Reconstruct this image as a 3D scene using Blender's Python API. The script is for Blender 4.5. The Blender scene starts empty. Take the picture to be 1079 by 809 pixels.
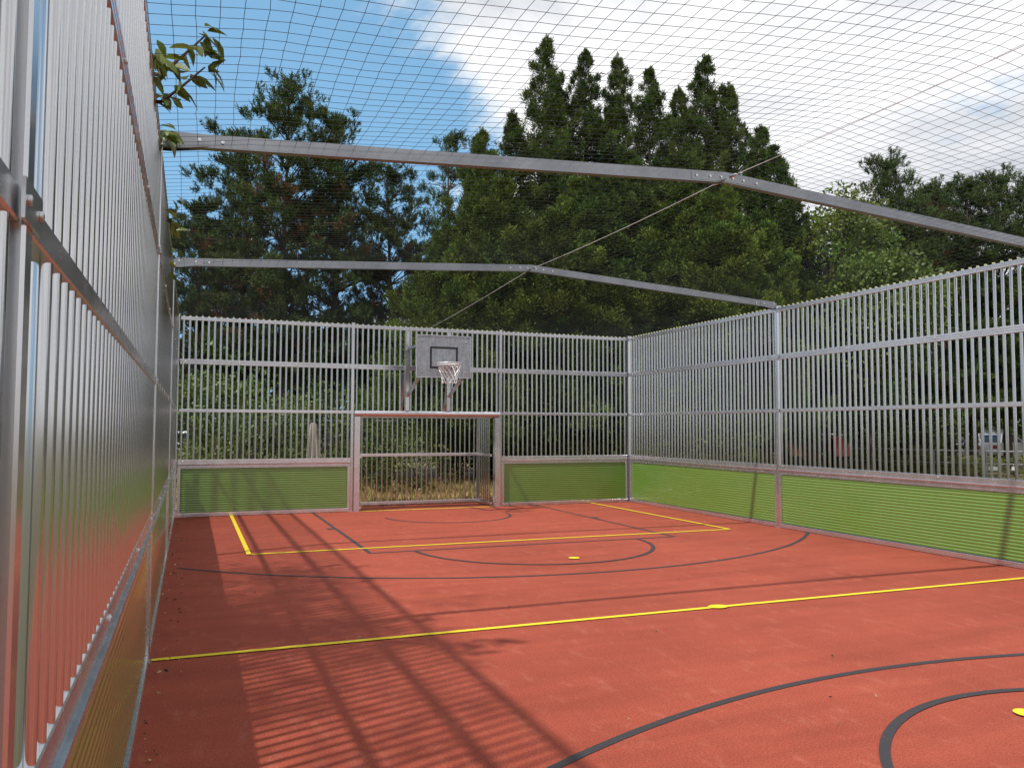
import bpy, bmesh, math, random
import numpy as np
from mathutils import Vector, Matrix

S = bpy.context.scene
COL = S.collection
R = math.radians

# ------------------------------------------------------------------ camera
CF, YAW, PITCH, ROLL, CH = 853.77, 0.3768, 0.0537, 0.0028, 1.751
_f = np.array([math.sin(YAW)*math.cos(PITCH), math.cos(YAW)*math.cos(PITCH), math.sin(PITCH)])
_r = np.array([math.cos(YAW), -math.sin(YAW), 0.0]); _u = np.cross(_r, _f)
CR = math.cos(ROLL)*_r + math.sin(ROLL)*_u
CU = -math.sin(ROLL)*_r + math.cos(ROLL)*_u
cam_d = bpy.data.cameras.new('camera'); cam = bpy.data.objects.new('camera', cam_d); COL.objects.link(cam)
cam_d.sensor_width = 36.0; cam_d.lens = 36.0*CF/1079.0; cam_d.clip_start = 0.02; cam_d.clip_end = 3000
cam.matrix_world = Matrix(((CR[0], CU[0], -_f[0], 0), (CR[1], CU[1], -_f[1], 0), (CR[2], CU[2], -_f[2], CH), (0, 0, 0, 1)))
S.camera = cam

def ray(px, py):
    return _f + (px-539.5)/CF*CR - (py-404.5)/CF*CU
def at(px, D):
    """ground point seen in column px at forward distance D"""
    d = ray(px, 455.0); k = D/float(d @ _f)
    return float(d[0]*k), float(d[1]*k)
def top_z(px, py, D):
    d = ray(px, py); k = D/float(d @ _f)
    return float(CH + d[2]*k)
def on_y(px, py, Y):
    d = ray(px, py); k = Y/d[1]
    return Vector((d[0]*k, d[1]*k, CH+d[2]*k))

# ------------------------------------------------------------------ scene constants
XL, XR, YB = -0.256, 9.712, 16.985
H = 3.90
PY = [16.985, 11.70, 6.68, 1.48, -3.55]
XM = 4.78
RIDGE_X = 4.95

# ------------------------------------------------------------------ materials
def new_mat(name):
    m = bpy.data.materials.new(name); m.use_nodes = True
    nt = m.node_tree
    for n in list(nt.nodes): nt.nodes.remove(n)
    out = nt.nodes.new('ShaderNodeOutputMaterial')
    b = nt.nodes.new('ShaderNodeBsdfPrincipled'); nt.links.new(b.outputs[0], out.inputs[0])
    return m, nt, b
def node(nt, t, **kw):
    n = nt.nodes.new(t)
    for k, v in kw.items():
        if k.startswith('in_'): n.inputs[k[3:].replace('_', ' ')].default_value = v
        else: setattr(n, k, v)
    return n
def ramp(nt, fac, stops):
    n = nt.nodes.new('ShaderNodeValToRGB'); el = n.color_ramp.elements
    while len(el) < len(stops): el.new(0.5)
    for e, (p, c) in zip(el, stops): e.position = p; e.color = (c[0], c[1], c[2], 1)
    nt.links.new(fac, n.inputs[0]); return n
def noise(nt, scale, detail=4, rough=0.55, coord='Object', stretch=None):
    tc = nt.nodes.new('ShaderNodeTexCoord'); src = tc.outputs[coord]
    if stretch:
        mp = nt.nodes.new('ShaderNodeMapping'); mp.inputs['Scale'].default_value = stretch
        nt.links.new(src, mp.inputs[0]); src = mp.outputs[0]
    n = nt.nodes.new('ShaderNodeTexNoise'); n.inputs['Scale'].default_value = scale
    n.inputs['Detail'].default_value = detail; n.inputs['Roughness'].default_value = rough
    nt.links.new(src, n.inputs['Vector']); return n
def g3(v): return (v, v, v)

def metal(name, c0, c1, r0, r1, scale=6, stretch=(1, 1, 1), bump=0.0, metallic=1.0):
    m, nt, b = new_mat(name)
    n = noise(nt, scale, 5, 0.6, stretch=stretch)
    cr = ramp(nt, n.outputs[0], [(0.3, c0), (0.7, c1)]); nt.links.new(cr.outputs[0], b.inputs['Base Color'])
    n2 = noise(nt, scale*2.3, 4, 0.6, stretch=stretch)
    rr = ramp(nt, n2.outputs[0], [(0.3, g3(r0)), (0.7, g3(r1))]); nt.links.new(rr.outputs[0], b.inputs['Roughness'])
    b.inputs['Metallic'].default_value = metallic
    if bump:
        n3 = noise(nt, 60, 3, 0.6, stretch=stretch)
        bp = node(nt, 'ShaderNodeBump'); bp.inputs['Strength'].default_value = bump; bp.inputs['Distance'].default_value = 0.002
        nt.links.new(n3.outputs[0], bp.inputs['Height']); nt.links.new(bp.outputs[0], b.inputs['Normal'])
    return m
def plain(name, c, rough=0.5, var=0.15, scale=8, metallic=0.0, spec=0.5, bump=0.0, bscale=60):
    m, nt, b = new_mat(name)
    n = noise(nt, scale, 5, 0.6)
    cr = ramp(nt, n.outputs[0], [(0.25, tuple(v*(1-var) for v in c)), (0.75, tuple(v*(1+var) for v in c))])
    nt.links.new(cr.outputs[0], b.inputs['Base Color'])
    b.inputs['Roughness'].default_value = rough; b.inputs['Metallic'].default_value = metallic
    b.inputs['Specular IOR Level'].default_value = spec
    if bump:
        n3 = noise(nt, bscale, 4, 0.6)
        bp = node(nt, 'ShaderNodeBump'); bp.inputs['Strength'].default_value = bump; bp.inputs['Distance'].default_value = 0.01
        nt.links.new(n3.outputs[0], bp.inputs['Height']); nt.links.new(bp.outputs[0], b.inputs['Normal'])
    return m

M = {}
M['bar'] = metal('brushed_aluminium_tube', (0.53, 0.53, 0.54), (0.60, 0.60, 0.61), 0.11, 0.18, 2, (3, 3, 0.3), metallic=0.95)
M['rail'] = metal('aluminium_rail', (0.58, 0.585, 0.61), (0.67, 0.675, 0.695), 0.20, 0.30, 2.5, metallic=0.88)
M['post'] = metal('aluminium_post', (0.57, 0.575, 0.595), (0.64, 0.645, 0.66), 0.18, 0.27, 2, (3, 3, 0.4), metallic=0.92)
M['beam'] = metal('galvanised_beam', (0.20, 0.205, 0.22), (0.27, 0.275, 0.29), 0.16, 0.26, 3)
M['bolt'] = metal('steel_bolt', g3(0.55), g3(0.7), 0.25, 0.4)
M['cap'] = plain('pale_yellow_cap', (0.75, 0.68, 0.25), 0.5)
M['rim'] = metal('worn_white_steel', g3(0.55), g3(0.75), 0.4, 0.55, 30, metallic=0.4)
M['black'] = plain('black_paint', (0.012, 0.012, 0.014), 0.5)
M['cable'] = metal('steel_cable', g3(0.55), g3(0.7), 0.35, 0.5, metallic=0.1)
M['net'] = plain('net_cord', (0.009, 0.011, 0.015), 0.85, 0.25, 20)

def green_panel():
    m, nt, b = new_mat('green_lacquered_boards')
    n = noise(nt, 1.2, 6, 0.65, stretch=(1, 1, 6))
    cr = ramp(nt, n.outputs[0], [(0.25, (0.115, 0.232, 0.032)), (0.75, (0.140, 0.262, 0.042))])
    nt.links.new(cr.outputs[0], b.inputs['Base Color'])
    n2 = noise(nt, 3, 5, 0.6)
    rr = ramp(nt, n2.outputs[0], [(0.3, g3(0.14)), (0.7, g3(0.24))]); nt.links.new(rr.outputs[0], b.inputs['Roughness'])
    d1 = noise(nt, 3.5, 8, 0.75); dr = ramp(nt, d1.outputs[0], [(0.52, g3(0)), (0.74, g3(0.22))])
    dm = node(nt, 'ShaderNodeMix', data_type='RGBA'); dm.inputs[7].default_value = (0.26, 0.25, 0.13, 1)
    nt.links.new(dr.outputs[0], dm.inputs[0]); nt.links.new(cr.outputs[0], dm.inputs[6]); nt.links.new(dm.outputs[2], b.inputs['Base Color'])
    b.inputs['Coat Weight'].default_value = 1.0; b.inputs['Coat IOR'].default_value = 1.5; b.inputs['Coat Roughness'].default_value = 0.05
    return m
M['green'] = green_panel()

def galv_board():
    m, nt, b = new_mat('galvanised_sheet')
    tc = node(nt, 'ShaderNodeTexCoord')
    v = node(nt, 'ShaderNodeTexVoronoi'); v.inputs['Scale'].default_value = 28
    nt.links.new(tc.outputs['Object'], v.inputs['Vector'])
    n = noise(nt, 9, 5, 0.6, stretch=(2.2, 1, 0.35))
    mx = node(nt, 'ShaderNodeMix', data_type='RGBA', blend_type='MULTIPLY'); mx.inputs[0].default_value = 1.0
    c1 = ramp(nt, v.outputs['Color'], [(0.0, (0.34, 0.37, 0.40)), (1.0, (0.48, 0.51, 0.54))])
    c2 = ramp(nt, n.outputs[0], [(0.3, (0.62, 0.65, 0.70)), (0.7, (1, 1, 1))])
    nt.links.new(c1.outputs[0], mx.inputs[6]); nt.links.new(c2.outputs[0], mx.inputs[7])
    nt.links.new(mx.outputs[2], b.inputs['Base Color'])
    b.inputs['Metallic'].default_value = 0.55; b.inputs['Roughness'].default_value = 0.48
    return m
M['board'] = galv_board()

def court_mat():
    m, nt, b = new_mat('red_rubber_granulate')
    fine = noise(nt, 85, 5, 0.8)
    big = noise(nt, 0.55, 6, 0.6, stretch=(1.0, 0.6, 1))
    scuff = noise(nt, 3.2, 8, 0.72, stretch=(2.4, 0.9, 1))
    c_f = ramp(nt, fine.outputs[0], [(0.34, (0.14, 0.024, 0.012)), (0.48, (0.325, 0.060, 0.032)), (0.56, (0.365, 0.074, 0.041)), (0.70, (0.52, 0.13, 0.075))])
    c_b = ramp(nt, big.outputs[0], [(0.3, (0.84, 0.82, 0.82)), (0.7, (1.06, 1.08, 1.10))])
    mx = node(nt, 'ShaderNodeMix', data_type='RGBA', blend_type='MULTIPLY'); mx.inputs[0].default_value = 1.0
    nt.links.new(c_f.outputs[0], mx.inputs[6]); nt.links.new(c_b.outputs[0], mx.inputs[7])
    strk = noise(nt, 1.0, 7, 0.62, stretch=(0.45, 2.6, 1))
    c_s = ramp(nt, strk.outputs[0], [(0.35, (0.86, 0.84, 0.84)), (0.62, (1.05, 1.07, 1.08))])
    mxs = node(nt, 'ShaderNodeMix', data_type='RGBA', blend_type='MULTIPLY'); mxs.inputs[0].default_value = 1.0
    nt.links.new(mx.outputs[2], mxs.inputs[6]); nt.links.new(c_s.outputs[0], mxs.inputs[7]); mx = mxs
    sm = ramp(nt, scuff.outputs[0], [(0.54, g3(0)), (0.85, g3(0.5))])
    mx2 = node(nt, 'ShaderNodeMix', data_type='RGBA'); mx2.inputs[7].default_value = (0.50, 0.20, 0.13, 1)
    nt.links.new(sm.outputs[0], mx2.inputs[0]); nt.links.new(mx.outputs[2], mx2.inputs[6])
    # pale dusty specks
    sp = noise(nt, 26, 6, 0.75)
    s2 = ramp(nt, sp.outputs[0], [(0.73, g3(0)), (0.84, g3(0.5))])
    mx3 = node(nt, 'ShaderNodeMix', data_type='RGBA'); mx3.inputs[7].default_value = (0.46, 0.25, 0.17, 1)
    nt.links.new(s2.outputs[0], mx3.inputs[0]); nt.links.new(mx2.outputs[2], mx3.inputs[6])
    nt.links.new(mx3.outputs[2], b.inputs['Base Color'])
    b.inputs['Roughness'].default_value = 0.82; b.inputs['Specular IOR Level'].default_value = 0.3
    bp = node(nt, 'ShaderNodeBump'); bp.inputs['Strength'].default_value = 0.5; bp.inputs['Distance'].default_value = 0.004
    nt.links.new(fine.outputs[0], bp.inputs['Height']); nt.links.new(bp.outputs[0], b.inputs['Normal'])
    return m
M['court'] = court_mat()

def line_mat(name, c, dark):
    m, nt, b = new_mat(name)
    n = noise(nt, 150, 3, 0.7)
    cr = ramp(nt, n.outputs[0], [(0.32, dark), (0.5, c), (1.0, tuple(min(1, v*1.1) for v in c))])
    nt.links.new(cr.outputs[0], b.inputs['Base Color']); b.inputs['Roughness'].default_value = 0.75
    w1 = noise(nt, 22, 8, 0.8); wr = ramp(nt, w1.outputs[0], [(0.60, g3(0)), (0.70, g3(0.75))])
    wm = node(nt, 'ShaderNodeMix', data_type='RGBA'); wm.inputs[7].default_value = (0.33, 0.085, 0.045, 1)
    nt.links.new(wr.outputs[0], wm.inputs[0]); nt.links.new(cr.outputs[0], wm.inputs[6]); nt.links.new(wm.outputs[2], b.inputs['Base Color'])
    bp = node(nt, 'ShaderNodeBump'); bp.inputs['Strength'].default_value = 0.4; bp.inputs['Distance'].default_value = 0.003
    nt.links.new(n.outputs[0], bp.inputs['Height']); nt.links.new(bp.outputs[0], b.inputs['Normal'])
    return m
M['yellow'] = line_mat('yellow_line_paint', (0.80, 0.62, 0.02), (0.62, 0.42, 0.02))
M['dark_line'] = line_mat('black_line_paint', (0.034, 0.030, 0.034), (0.02, 0.016, 0.018))

def ground_mat():
    m, nt, b = new_mat('dry_lawn_soil')
    n = noise(nt, 0.6, 8, 0.7); n2 = noise(nt, 14, 6, 0.7)
    c = ramp(nt, n.outputs[0], [(0.30, (0.045, 0.055, 0.018)), (0.5, (0.10, 0.09, 0.038)), (0.72, (0.19, 0.15, 0.065))])
    c2 = ramp(nt, n2.outputs[0], [(0.3, g3(0.55)), (0.7, g3(1.15))])
    mx = node(nt, 'ShaderNodeMix', data_type='RGBA', blend_type='MULTIPLY'); mx.inputs[0].default_value = 1.0
    nt.links.new(c.outputs[0], mx.inputs[6]); nt.links.new(c2.outputs[0], mx.inputs[7])
    nt.links.new(mx.outputs[2], b.inputs['Base Color']); b.inputs['Roughness'].default_value = 0.95
    return m
M['ground'] = ground_mat()

def leaf_mat(name, translucent=0.25, rough=0.5, spec=0.35):
    m = bpy.data.materials.new(name); m.use_nodes = True; nt = m.node_tree
    for n in list(nt.nodes): nt.nodes.remove(n)
    out = nt.nodes.new('ShaderNodeOutputMaterial'); b = nt.nodes.new('ShaderNodeBsdfPrincipled')
    tr = nt.nodes.new('ShaderNodeBsdfTranslucent'); mix = nt.nodes.new('ShaderNodeMixShader')
    mix.inputs[0].default_value = translucent
    at_ = nt.nodes.new('ShaderNodeAttribute'); at_.attribute_name = 'tint'
    oi = nt.nodes.new('ShaderNodeObjectInfo')
    hs = nt.nodes.new('ShaderNodeHueSaturation')
    mr = node(nt, 'ShaderNodeMapRange'); mr.inputs[3].default_value = 0.82; mr.inputs[4].default_value = 1.18
    nt.links.new(oi.outputs['Random'], mr.inputs[0]); nt.links.new(mr.outputs[0], hs.inputs['Value'])
    nt.links.new(at_.outputs['Color'], hs.inputs['Color'])
    nt.links.new(hs.outputs[0], b.inputs['Base Color']); nt.links.new(hs.outputs[0], tr.inputs[0])
    b.inputs['Roughness'].default_value = rough; b.inputs['Specular IOR Level'].default_value = spec
    nt.links.new(b.outputs[0], mix.inputs[1]); nt.links.new(tr.outputs[0], mix.inputs[2]); nt.links.new(mix.outputs[0], out.inputs[0])
    return m
M['needle'] = leaf_mat('conifer_needles', 0.05, 0.65, 0.12)
M['leaf'] = leaf_mat('broad_leaves', 0.3, 0.45, 0.4)
M['straw'] = leaf_mat('dry_grass_blades', 0.25, 0.7, 0.2)

def bark(name, c0, c1):
    m, nt, b = new_mat(name)
    n = noise(nt, 5, 7, 0.7, stretch=(3, 3, 0.7))
    cr = ramp(nt, n.outputs[0], [(0.35, c0), (0.65, c1)]); nt.links.new(cr.outputs[0], b.inputs['Base Color'])
    b.inputs['Roughness'].default_value = 0.9
    bp = node(nt, 'ShaderNodeBump'); bp.inputs['Strength'].default_value = 0.8; bp.inputs['Distance'].default_value = 0.03
    nt.links.new(n.outputs[0], bp.inputs['Height']); nt.links.new(bp.outputs[0], b.inputs['Normal'])
    return m
M['bark'] = bark('pine_bark', (0.045, 0.032, 0.024), (0.12, 0.085, 0.06))
M['bark_grey'] = bark('grey_bark', (0.06, 0.05, 0.04), (0.15, 0.125, 0.10))
M['twig'] = bark('cherry_twig_bark', (0.05, 0.028, 0.02), (0.10, 0.06, 0.045))

# ------------------------------------------------------------------ object helpers
def tag(o, label=None, cat=None, group=None, kind=None):
    if label: o['label'] = label
    if cat: o['category'] = cat
    if group: o['group'] = group
    if kind: o['kind'] = kind
    return o
def thing(name, label, cat, loc=(0, 0, 0), rz=0.0, group=None):
    o = bpy.data.objects.new(name, None); COL.objects.link(o)
    o.location = loc; o.rotation_euler = (0, 0, rz); o.empty_display_size = 0.2
    return tag(o, label, cat, group)
def inst(name, mesh, parent=None, loc=(0, 0, 0), rot=(0, 0, 0)):
    o = bpy.data.objects.new(name, mesh); COL.objects.link(o)
    o.parent = parent; o.location = loc; o.rotation_euler = rot
    return o

class MB:
    def __init__(s): s.bm = bmesh.new(); s.mi = 0
    def face(s, vs):
        try:
            f = s.bm.faces.new(vs); f.material_index = s.mi; return f
        except ValueError: return None
    def box(s, x0, x1, y0, y1, z0, z1):
        v = [s.bm.verts.new(p) for p in ((x0,y0,z0),(x1,y0,z0),(x1,y1,z0),(x0,y1,z0),(x0,y0,z1),(x1,y0,z1),(x1,y1,z1),(x0,y1,z1))]
        for q in ((3,2,1,0),(4,5,6,7),(0,1,5,4),(1,2,6,5),(2,3,7,6),(3,0,4,7)): s.face([v[i] for i in q])
    def prism(s, prof, a, b, axis='x'):
        """extrude a closed profile; axis x: profile in (y,z); axis y: (x,z); axis z: (x,y)"""
        def P(t, p):
            return {'x': (t, p[0], p[1]), 'y': (p[0], t, p[1]), 'z': (p[0], p[1], t)}[axis]
        A = [s.bm.verts.new(P(a, p)) for p in prof]; B = [s.bm.verts.new(P(b, p)) for p in prof]
        n = len(prof)
        for i in range(n): s.face([A[i], A[(i+1) % n], B[(i+1) % n], B[i]])
        s.face(A[::-1]); s.face(B)
    def tube(s, pts, rad, seg=8, cap=True):
        pts = [Vector(p) for p in pts]; n = len(pts)
        if not hasattr(rad, '__len__'): rad = [rad]*n
        rings = []; ref = None
        for i, p in enumerate(pts):
            d = (pts[min(i+1, n-1)]-pts[max(i-1, 0)]).normalized()
            if ref is None: ref = Vector((0, 0, 1)) if abs(d.z) < 0.9 else Vector((1, 0, 0))
            x = (ref - d*ref.dot(d)).normalized(); y = d.cross(x); ref = x
            rings.append([s.bm.verts.new(p+(x*math.cos(t)+y*math.sin(t))*rad[i]) for t in [2*math.pi*k/seg for k in range(seg)]])
        for a, b in zip(rings, rings[1:]):
            for k in range(seg): s.face([a[k], a[(k+1) % seg], b[(k+1) % seg], b[k]])
        if cap: s.face(rings[0][::-1]); s.face(rings[-1])
    def bar(s, p, q, w, d, up=(0, 0, 1)):
        """rectangular bar from p to q, w across, d along 'up'"""
        p, q = Vector(p), Vector(q); a = (q-p).normalized(); up = Vector(up)
        side = a.cross(up).normalized(); u = side.cross(a)
        def ring(c): return [s.bm.verts.new(c+side*sx*w/2+u*sy*d/2) for sx, sy in ((-1,-1),(1,-1),(1,1),(-1,1))]
        A, B = ring(p), ring(q)
        for k in range(4): s.face([A[k], A[(k+1) % 4], B[(k+1) % 4], B[k]])
        s.face(A[::-1]); s.face(B)
    def lathe(s, prof, seg=24, center=(0, 0, 0), axis='z'):
        c = Vector(center); rings = []
        for r, z in prof:
            rg = []
            for k in range(seg):
                t = 2*math.pi*k/seg; a, b = r*math.cos(t), r*math.sin(t)
                rg.append(s.bm.verts.new(c+Vector({'z': (a, b, z), 'y': (a, z, b), 'x': (z, a, b)}[axis])))
            rings.append(rg)
        for a, b in zip(rings, rings[1:]):
            for k in range(seg): s.face([a[k], a[(k+1) % seg], b[(k+1) % seg], b[k]])
        s.face(rings[0][::-1]); s.face(rings[-1])
    def mesh(s, name, mats, bevel=0.0, smooth=True):
        bm = s.bm
        if bevel:
            bmesh.ops.bevel(bm, geom=[e for e in bm.edges if e.is_manifold and e.calc_face_angle(0) > 0.6], offset=bevel, segments=2, profile=0.5, affect='EDGES', clamp_overlap=True)
        bmesh.ops.recalc_face_normals(bm, faces=bm.faces)
        me = bpy.data.meshes.new(name); bm.to_mesh(me); bm.free()
        for m in (mats if isinstance(mats, (list, tuple)) else [mats]): me.materials.append(m)
        if smooth:
            me.polygons.foreach_set('use_smooth', [True]*len(me.polygons)); me.set_sharp_from_angle(angle=R(38))
        return me
    def build(s, name, mats, parent=None, bevel=0.0, loc=(0, 0, 0), rot=(0, 0, 0), smooth=True):
        return inst(name, s.mesh(name, mats, bevel, smooth), parent, loc, rot)

def quads_mesh(name, V, tint, mat, vpf=4):
    """V: (n, vpf, 3) faces; tint: (n, 3)"""
    n = len(V); me = bpy.data.meshes.new(name)
    me.vertices.add(n*vpf); me.vertices.foreach_set('co', V.reshape(-1).astype(np.float32))
    me.loops.add(n*vpf); me.loops.foreach_set('vertex_index', np.arange(n*vpf, dtype=np.int32))
    me.polygons.add(n)
    me.polygons.foreach_set('loop_start', np.arange(0, n*vpf, vpf, dtype=np.int32))
    me.polygons.foreach_set('loop_total', np.full(n, vpf, dtype=np.int32))
    a = me.attributes.new('tint', 'FLOAT_COLOR', 'POINT')
    c = np.ones((n, vpf, 4), np.float32); c[:, :, :3] = tint[:, None, :]
    a.data.foreach_set('color', c.reshape(-1))
    me.materials.append(mat); me.update(); me.validate()
    return me

def unit(v): return v/np.maximum(np.linalg.norm(v, axis=-1, keepdims=True), 1e-9)
def diamonds(P, A, L, W, rng, bend=0.0):
    """leaf diamonds: base P, direction A, length L, width W, random roll"""
    A = unit(A); side = unit(np.cross(A, rng.normal(size=A.shape)))
    L = L[:, None]; W = W[:, None]
    return np.stack([P, P+A*L*0.45+side*W*0.5, P+A*L, P+A*L*0.45-side*W*0.5], axis=1)

# ------------------------------------------------------------------ world and sun
SUN = Vector((-0.57, -0.19, 1.0)).normalized()
def make_world():
    w = bpy.data.worlds.new('World'); S.world = w; w.use_nodes = True; nt = w.node_tree
    for n in list(nt.nodes): nt.nodes.remove(n)
    L = nt.links.new
    out = nt.nodes.new('ShaderNodeOutputWorld'); bg = nt.nodes.new('ShaderNodeBackground'); L(bg.outputs[0], out.inputs[0])
    bg.inputs[1].default_value = 0.105
    sky = nt.nodes.new('ShaderNodeTexSky'); sky.sky_type = 'NISHITA'; sky.sun_disc = False
    sky.sun_elevation = math.asin(SUN.z); sky.sun_rotation = math.atan2(SUN.x, SUN.y)
    sky.air_density = 1.0; sky.dust_density = 0.6; sky.ozone_density = 1.6
    tc = nt.nodes.new('ShaderNodeTexCoord'); sep = nt.nodes.new('ShaderNodeSeparateXYZ'); L(tc.outputs['Generated'], sep.inputs[0])
    def math_(op, a, b=None, c=None):
        n = nt.nodes.new('ShaderNodeMath'); n.operation = op
        for i, v in enumerate((a, b, c)):
            if v is None: continue
            if isinstance(v, (int, float)): n.inputs[i].default_value = v
            else: L(v, n.inputs[i])
        return n.outputs[0]
    zz = math_('ADD', math_('MAXIMUM', sep.outputs[2], 0.0), 0.16)
    px = math_('DIVIDE', sep.outputs[0], zz); py = math_('DIVIDE', sep.outputs[1], zz)
    cmb = nt.nodes.new('ShaderNodeCombineXYZ'); L(px, cmb.inputs[0]); L(py, cmb.inputs[1])
    def nz(scale, detail, rough, off, dist=0.0):
        mp = nt.nodes.new('ShaderNodeMapping'); mp.inputs['Location'].default_value = off
        L(cmb.outputs[0], mp.inputs[0])
        n = nt.nodes.new('ShaderNodeTexNoise'); n.inputs['Scale'].default_value = scale; n.inputs['Detail'].default_value = detail
        n.inputs['Roughness'].default_value = rough; n.inputs['Distortion'].default_value = dist; L(mp.outputs[0], n.inputs[0]); return n.outputs[0]
    n1 = nz(0.85, 11, 0.62, (3.1, 1.7, 0), 0.35)
    # the cloud bank lies to the right of the court's long axis
    dn = nt.nodes.new('ShaderNodeVectorMath'); dn.operation = 'DOT_PRODUCT'; L(tc.outputs['Generated'], dn.inputs[0])
    ax = (math.cos(YAW), -math.sin(YAW), 0.0); dn.inputs[1].default_value = ax
    mr = nt.nodes.new('ShaderNodeMapRange'); mr.inputs[1].default_value = -0.22; mr.inputs[2].default_value = 0.10
    mr.inputs[3].default_value = -0.10; mr.inputs[4].default_value = 0.22; L(dn.outputs['Value'], mr.inputs[0])
    # and closes over the sky behind the camera
    d2 = nt.nodes.new('ShaderNodeVectorMath'); d2.operation = 'DOT_PRODUCT'; L(tc.outputs['Generated'], d2.inputs[0]); d2.inputs[1].default_value = (math.sin(YAW), math.cos(YAW), 0.0)
    m2 = nt.nodes.new('ShaderNodeMapRange'); m2.inputs[1].default_value = 0.55; m2.inputs[2].default_value = 0.1; m2.inputs[3].default_value = 0.0; m2.inputs[4].default_value = 0.07; L(d2.outputs['Value'], m2.inputs[0])
    m3 = nt.nodes.new('ShaderNodeMapRange'); m3.inputs[1].default_value = -0.52; m3.inputs[2].default_value = -0.80; m3.inputs[3].default_value = 0.0; m3.inputs[4].default_value = 0.17; L(dn.outputs['Value'], m3.inputs[0])
    mask_in = math_('ADD', math_('ADD', math_('ADD', n1, mr.outputs[0]), m2.outputs[0]), m3.outputs[0])
    m = nt.nodes.new('ShaderNodeMapRange'); m.interpolation_type = 'SMOOTHSTEP'
    m.inputs[1].default_value = 0.50; m.inputs[2].default_value = 0.60; L(mask_in, m.inputs[0])
    # pale veil towards the horizon
    hz = nt.nodes.new('ShaderNodeMapRange'); hz.inputs[1].default_value = 0.0; hz.inputs[2].default_value = 0.45
    hz.inputs[3].default_value = 0.80; hz.inputs[4].default_value = 0.60; L(sep.outputs[2], hz.inputs[0])
    veil = nt.nodes.new('ShaderNodeMix'); veil.data_type = 'RGBA'; veil.inputs[7].default_value = (2.9, 6.2, 9.6, 1)
    L(hz.outputs[0], veil.inputs[0]); L(sky.outputs[0], veil.inputs[6])
    n2 = nz(1.05, 9, 0.60, (8.4, 5.2, 0), 0.4)
    cc = nt.nodes.new('ShaderNodeValToRGB'); cc.color_ramp.elements[0].position = 0.38; cc.color_ramp.elements[1].position = 0.56
    cc.color_ramp.elements[0].color = (6.2, 6.5, 7.1, 1); cc.color_ramp.elements[1].color = (11.0, 11.0, 11.1, 1); L(n2, cc.inputs[0])
    mix = nt.nodes.new('ShaderNodeMix'); mix.data_type = 'RGBA'
    L(m.outputs[0], mix.inputs[0]); L(veil.outputs[2], mix.inputs[6]); L(cc.outputs[0], mix.inputs[7])
    L(mix.outputs[2], bg.inputs[0])
make_world()
sd = bpy.data.lights.new('sun', 'SUN'); sd.energy = 4.5; sd.angle = R(1.2); sd.color = (1.0, 0.955, 0.89)
sun = bpy.data.objects.new('sun', sd); COL.objects.link(sun)
sun.rotation_euler = SUN.to_track_quat('Z', 'Y').to_euler(); sun.location = (-8, -4, 20)

# ------------------------------------------------------------------ ground, court and markings
mb = MB()
N = 24
def gz(x, y): return -0.025
g = 700
mb.face([mb.bm.verts.new(p) for p in ((-g, -g, -0.025), (g, -g, -0.025), (g, g, -0.025), (-g, g, -0.025))])
tag(mb.build('ground', M['ground'], smooth=False), kind='structure')
mb = MB(); mb.box(XL-0.16, XR+0.16, -3.6, YB+1.12, -0.3, 0.0)
court = tag(mb.build('court_floor', M['court'], bevel=0.0, smooth=False), kind='structure')

def strip(name, pts, w, z, mat, closed=False):
    mb = MB(); P = [Vector((x, y)) for x, y in pts]; n = len(P); L_, R_ = [], []
    for i, p in enumerate(P):
        if closed: d = P[(i+1) % n]-P[i-1]
        else: d = P[min(i+1, n-1)]-P[max(i-1, 0)]
        d.normalize(); q = Vector((-d.y, d.x))*w/2
        L_.append(mb.bm.verts.new((p.x+q.x, p.y+q.y, z))); R_.append(mb.bm.verts.new((p.x-q.x, p.y-q.y, z)))
    for i in range(n if closed else n-1):
        j = (i+1) % n; mb.face([R_[i], R_[j], L_[j], L_[i]])
    return mb.build(name, mat, court, smooth=False)
def arc(cx, cy, r, a0, a1, n=96): return [(cx+r*math.cos(R(a0+(a1-a0)*i/n)), cy+r*math.sin(R(a0+(a1-a0)*i/n))) for i in range(n+1)]
YM = 6.73; LW = 0.06
Z1, Z2, Z3 = 0.004, 0.008, 0.012
def yl(pts): strip('yellow_line', pts, 0.062, Z2, M['yellow'])
yl([(XL+0.02, YM), (XR-0.02, YM)])
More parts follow.
